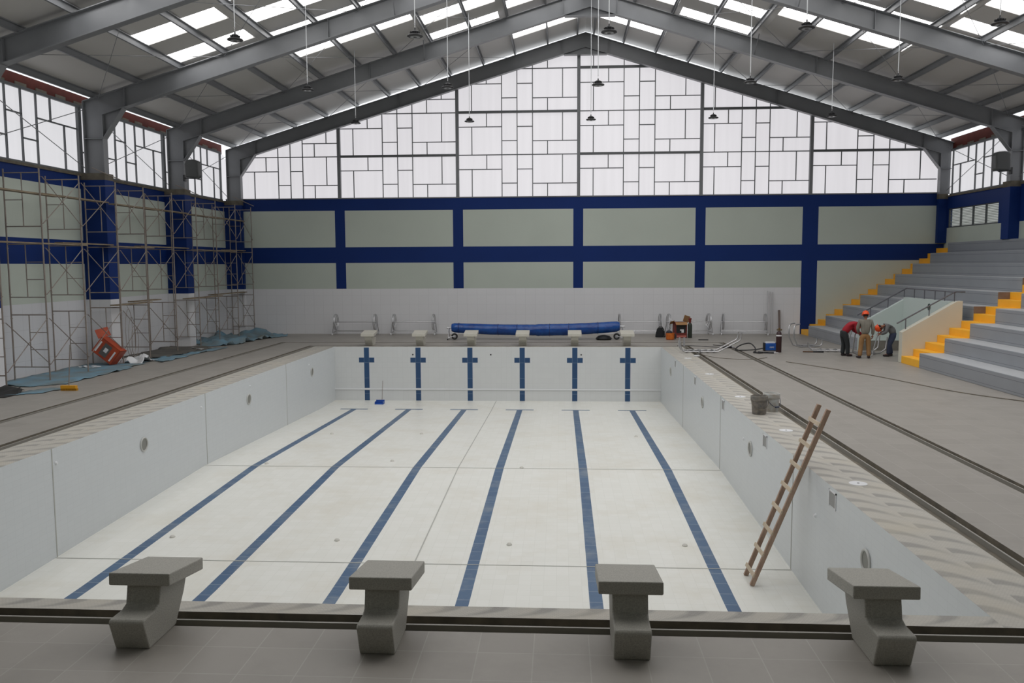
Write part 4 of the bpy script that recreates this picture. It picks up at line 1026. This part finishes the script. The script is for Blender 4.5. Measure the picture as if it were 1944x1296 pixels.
def hand(w, d, curl, side):
    """palm and five fingers: wrist position w, pointing direction d, curl direction c"""
    w = Vector(w); d = Vector(d).normalized(); c = Vector(curl).normalized(); s = d.cross(c).normalized()*side
    ch = [([(w, .022), (w+d*.045, (.036,.016)), (w+d*.085, (.036,.014))], [(0,1),(1,2)], 0)]
    for i, (o, L) in enumerate(((-.028,.06),(-.010,.072),(.010,.068),(.027,.052))):
        b = w+d*.082+s*o
        ch.append(([(b, .009), (b+d*L*.5+c*L*.12, .0085), (b+d*L*.8+c*L*.45, .0078), (b+d*L*.82+c*L*.8, .007)], [(0,1),(1,2),(2,3)], 0))
    b = w+d*.03-s*.03
    ch.append(([(b, .011), (b-s*.025+d*.025+c*.01, .010), (b-s*.032+d*.055+c*.025, .0085)], [(0,1),(1,2)], 0))
    return ch
def worker(label, loc, rz, J, shirt, trouser, shoe, extra=None):
    """J: joints in local metres, facing +y"""
    t = thing('person', label, 'person', loc, rz)
    V = lambda n: Vector(J[n])
    hd = V('head'); nk = V('neck'); up = (hd-nk).normalized(); fw = Vector(J['look']).normalized(); fw = (fw-up*fw.dot(up)).normalized(); rt_ = fw.cross(up).normalized()
    H = Matrix((rt_, fw, up)).transposed()
    def headgeo(b):
        def P(x, y, z): return hd + H @ Vector((x, y, z))
        k = 14; vs = []; fs = []; n = 10
        for i in range(n+1):
            tt = PI*i/n
            for j in range(k):
                a = 2*PI*j/k; x = .073*math.sin(tt)*math.cos(a); y = .092*math.sin(tt)*math.sin(a); z = .115*math.cos(tt)
                if z < 0: x *= 1-.28*(-z/.115); y = y*(1-.1*(-z/.115)) + .012*(-z/.115)
                vs.append(P(x, y, z))
        for i in range(n):
            for j in range(k): fs.append((i*k+j, (i+1)*k+j, (i+1)*k+(j+1)%k, i*k+(j+1)%k))
        b.add(vs, fs)
        def blob(c, r):
            q = MB(); q.ball((0,0,0), r, 8); b.add([P(*(Vector(c)+v)) for v in q.v], q.f)
        blob((0,.098,-.012), (.014,.018,.024)); blob((0,.09,.008), (.009,.012,.02))          # nose
        blob((-.074,0,-.005), (.01,.02,.032)); blob((.074,0,-.005), (.01,.02,.032))            # ears
        blob((0,.085,-.052), (.024,.01,.006)); blob((0,.083,-.062), (.02,.01,.006))             # lips
        blob((-.03,.082,.012), (.014,.01,.008)); blob((.03,.082,.012), (.014,.01,.008))         # eyelids
    names = ['waist','hem','pelvis','spine','chest','neck','headb','shL','elL','wrL','shR','elR','wrR','hipL','knL','anL','hipR','knR','anR','toeL','toeR']
    J2 = dict(J); ax_ = (V('spine')-V('pelvis')).normalized(); J2['waist'] = tuple(V('pelvis')+ax_*.05+Vector((0,0,.03))); J2['hem'] = tuple(V('pelvis')+Vector((0,.015,-.06))); J2['headb'] = tuple(nk.lerp(hd, .6))
    rad = dict(waist=(.125,.11), hem=(.118,.105), pelvis=(.125,.11), spine=(.125,.095), chest=(.14,.1), neck=.052, headb=.05, shL=.06, elL=.042, wrL=.028, shR=.06, elR=.042, wrR=.028, hipL=.085, knL=.055, anL=.036, hipR=.085, knR=.055, anR=.036, toeL=.034, toeR=.034)
    E = [('waist','pelvis'),('pelvis','hem'),('pelvis','spine'),('spine','chest'),('chest','neck'),('neck','headb'),('chest','shL'),('shL','elL'),('elL','wrL'),('chest','shR'),('shR','elR'),('elR','wrR'),
         ('pelvis','hipL'),('hipL','knL'),('knL','anL'),('anL','toeL'),('pelvis','hipR'),('hipR','knR'),('knR','anR'),('anR','toeR')]
    def sk(use, grow, ov={}):
        ns = [n for n in names if n in use]; ix = {n: i for i, n in enumerate(ns)}
        def R(n):
            r = ov.get(n, rad[n]); return tuple(v+grow for v in r) if isinstance(r, tuple) else r+grow
        return ([(Vector(ov.get(n+'_p', J2[n])), R(n)) for n in ns], [(ix[a], ix[b]) for a, b in E if a in ix and b in ix], ix.get('pelvis', 0))
    body = [sk([n for n in names if n not in ('waist','hem')], -.012, {'pelvis': (.075,.07), 'spine': (.075,.07), 'chest': (.085,.07), 'hipL': .06, 'hipR': .06, 'shL': .048, 'shR': .048})]
    for s, e, w_, sd in (('L','elL','wrL',1), ('R','elR','wrR',-1)):
        d = V(w_)-V(e); c = Vector(J.get('curl'+s, tuple(-rt_*(-sd) if False else rt_*sd)))
        body += hand(V(w_)-d.normalized()*.01, d, c, sd)
    mesh_obj('body', skin_parts(body), M_skin, t, headgeo)
    mesh_obj('jacket', skin_parts([sk(['pelvis','spine','chest','neck','shL','elL','wrL','shR','elR','wrR'], .012, {'neck_p': tuple(V('chest').lerp(nk, .8)), 'neck': .06, 'pelvis': (.135,.125), 'pelvis_p': tuple(V('pelvis')+Vector((0,.005,-.035))), 'spine': (.135,.115), 'wrL': .036, 'wrR': .036, 'elL': .05, 'elR': .05,
              'wrL_p': tuple(V('elL').lerp(V('wrL'), .93)), 'wrR_p': tuple(V('elR').lerp(V('wrR'), .93))})]), shirt, t)
    mesh_obj('trousers', skin_parts([sk(['waist','pelvis','hipL','knL','anL','hipR','knR','anR'], .012, {'anL': .06, 'anR': .06, 'anL_p': tuple(V('anL')-Vector((0,0,.035))), 'anR_p': tuple(V('anR')-Vector((0,0,.035))), 'knL': .065, 'knR': .065, 'hipL': .095, 'hipR': .095})]), trouser, t)
    for s in 'LR':
        a, q = V('an'+s), V('toe'+s); dd = (q-a); dd.z = 0; dd.normalize()
        gz = -t.location.z
        mesh_obj('shoe', skin_parts([([(a-dd*.05+Vector((0,0,-.045)), (.05,.044)), (a+dd*.06+Vector((0,0,-.047)), (.054,.042)), (a+dd*.17+Vector((0,0,-.055)), (.046,.032))], [(0,1),(1,2)], 0)]), shoe, t)
    # hair and helmet
    hb = MB(); q = MB(); q.ball((0,0,0), (.079,.096,.118), 14)
    vs = [v for v in q.v]
    keep = [f for f in q.f if all(vs[i].y < .045 or vs[i].z > .05 for i in f) and all(vs[i].z > -.075 for i in f)]
    hb.add([hd + H @ v for v in vs], keep); o = hb.build('hair', M_hair, t, fix=False); o.data.polygons.foreach_set('use_smooth', [True]*len(o.data.polygons))
    hm_ = MB(); q = MB(); pr = [(.125,.02),(.112,.028),(.108,.06),(.098,.1),(.072,.135),(.035,.15),(.001,.153)]
    q.lathe(pr, 20)
    for i, v in enumerate(q.v):
        ring = i//20; y = v.y*1.16 + (.03 if ring == 0 and v.y > .03 else 0); q.v[i] = Vector((v.x, y, v.z))
    for yy in (0,): q.tube([(0,-.11,.075),(0,-.07,.14),(0,0,.162),(0,.07,.14),(0,.115,.075)], .012, 6)
    hm_.add([hd + H @ v for v in q.v], q.f); hm_.build('helmet', M_helm, t, smooth=True, fix=False)
    return t
M_gshirt = mat('grey_work_shirt', lin((128,124,114)), .85, var=.18, scale=5, stretch=(3,3,.6))
M_khaki = mat('khaki_trousers', lin((148,112,72)), .85, var=.15, scale=5)
M_rshirt = mat('red_jumper', lin((158,22,38)), .8, var=.1, scale=4)
M_dk = mat('dark_trousers', lin((40,44,46)), .85, var=.1)
M_g2 = mat('grey_hooded_top', lin((112,112,112)), .85, var=.1)
M_jean = mat('blue_jeans', lin((52,60,82)), .85, var=.15)
M_shoe = mat('dark_shoes', lin((40,28,30)), .6)
P2 = dict(pelvis=(0,0,.80), spine=(0,0,.96), chest=(0,.01,1.14), neck=(0,.0,1.29), head=(0,.03,1.41), look=(0,1,-.25), shL=(-.18,0,1.22), elL=(-.235,.03,.98), wrL=(-.16,.2,.82), shR=(.18,0,1.22), elR=(.24,-.02,.97), wrR=(.235,.03,.75),
     hipL=(-.095,0,.74), knL=(-.12,.02,.42), anL=(-.155,-.02,.09), hipR=(.095,0,.74), knR=(.115,.03,.42), anR=(.13,-.01,.09), toeL=(-.2,.1,.045), toeR=(.15,.12,.045))
worker('person standing with back turned, grey shirt, khaki trousers and orange helmet', (12.42, 20.5, 0), -.1, P2, M_gshirt, M_khaki, M_shoe)
P1 = dict(pelvis=(0,0,.79), spine=(0,.10,.95), chest=(0,.27,1.08), neck=(0,.42,1.11), head=(0,.54,1.08), look=(0,.5,-1), shL=(-.17,.33,1.09), elL=(-.2,.42,.87), wrL=(-.1,.58,.74), shR=(.17,.33,1.09), elR=(.2,.34,.87), wrR=(.12,.56,.73),
     hipL=(-.09,0,.74), knL=(-.1,.06,.42), anL=(-.1,.02,.09), hipR=(.09,.0,.74), knR=(.1,.09,.42), anR=(.1,.1,.09), toeL=(-.11,.16,.045), toeR=(.11,.25,.045))
worker('person in a red jumper and dark trousers bending to the right, orange helmet', (11.95, 21.15, 0), -PI/2+.15, P1, M_rshirt, M_dk, M_shoe)
P3 = dict(pelvis=(0,0,.76), spine=(0,.05,.92), chest=(0,.17,1.04), neck=(0,.31,1.02), head=(0,.43,.96), look=(0,.3,-1), shL=(-.17,.22,1.04), elL=(-.2,.26,.82), wrL=(-.09,.42,.74), shR=(.17,.22,1.04), elR=(.2,.22,.82), wrR=(.08,.40,.76),
     hipL=(-.09,0,.71), knL=(-.1,.13,.41), anL=(-.1,.16,.09), hipR=(.09,0,.71), knR=(.1,.09,.41), anR=(.1,.02,.09), toeL=(-.11,.3,.045), toeR=(.11,.16,.045))
worker('person in grey top and blue jeans bending to the left by the parapet, orange helmet', (13.55, 21.1, 0), PI/2-.15, P3, M_g2, M_jean, M_shoe)
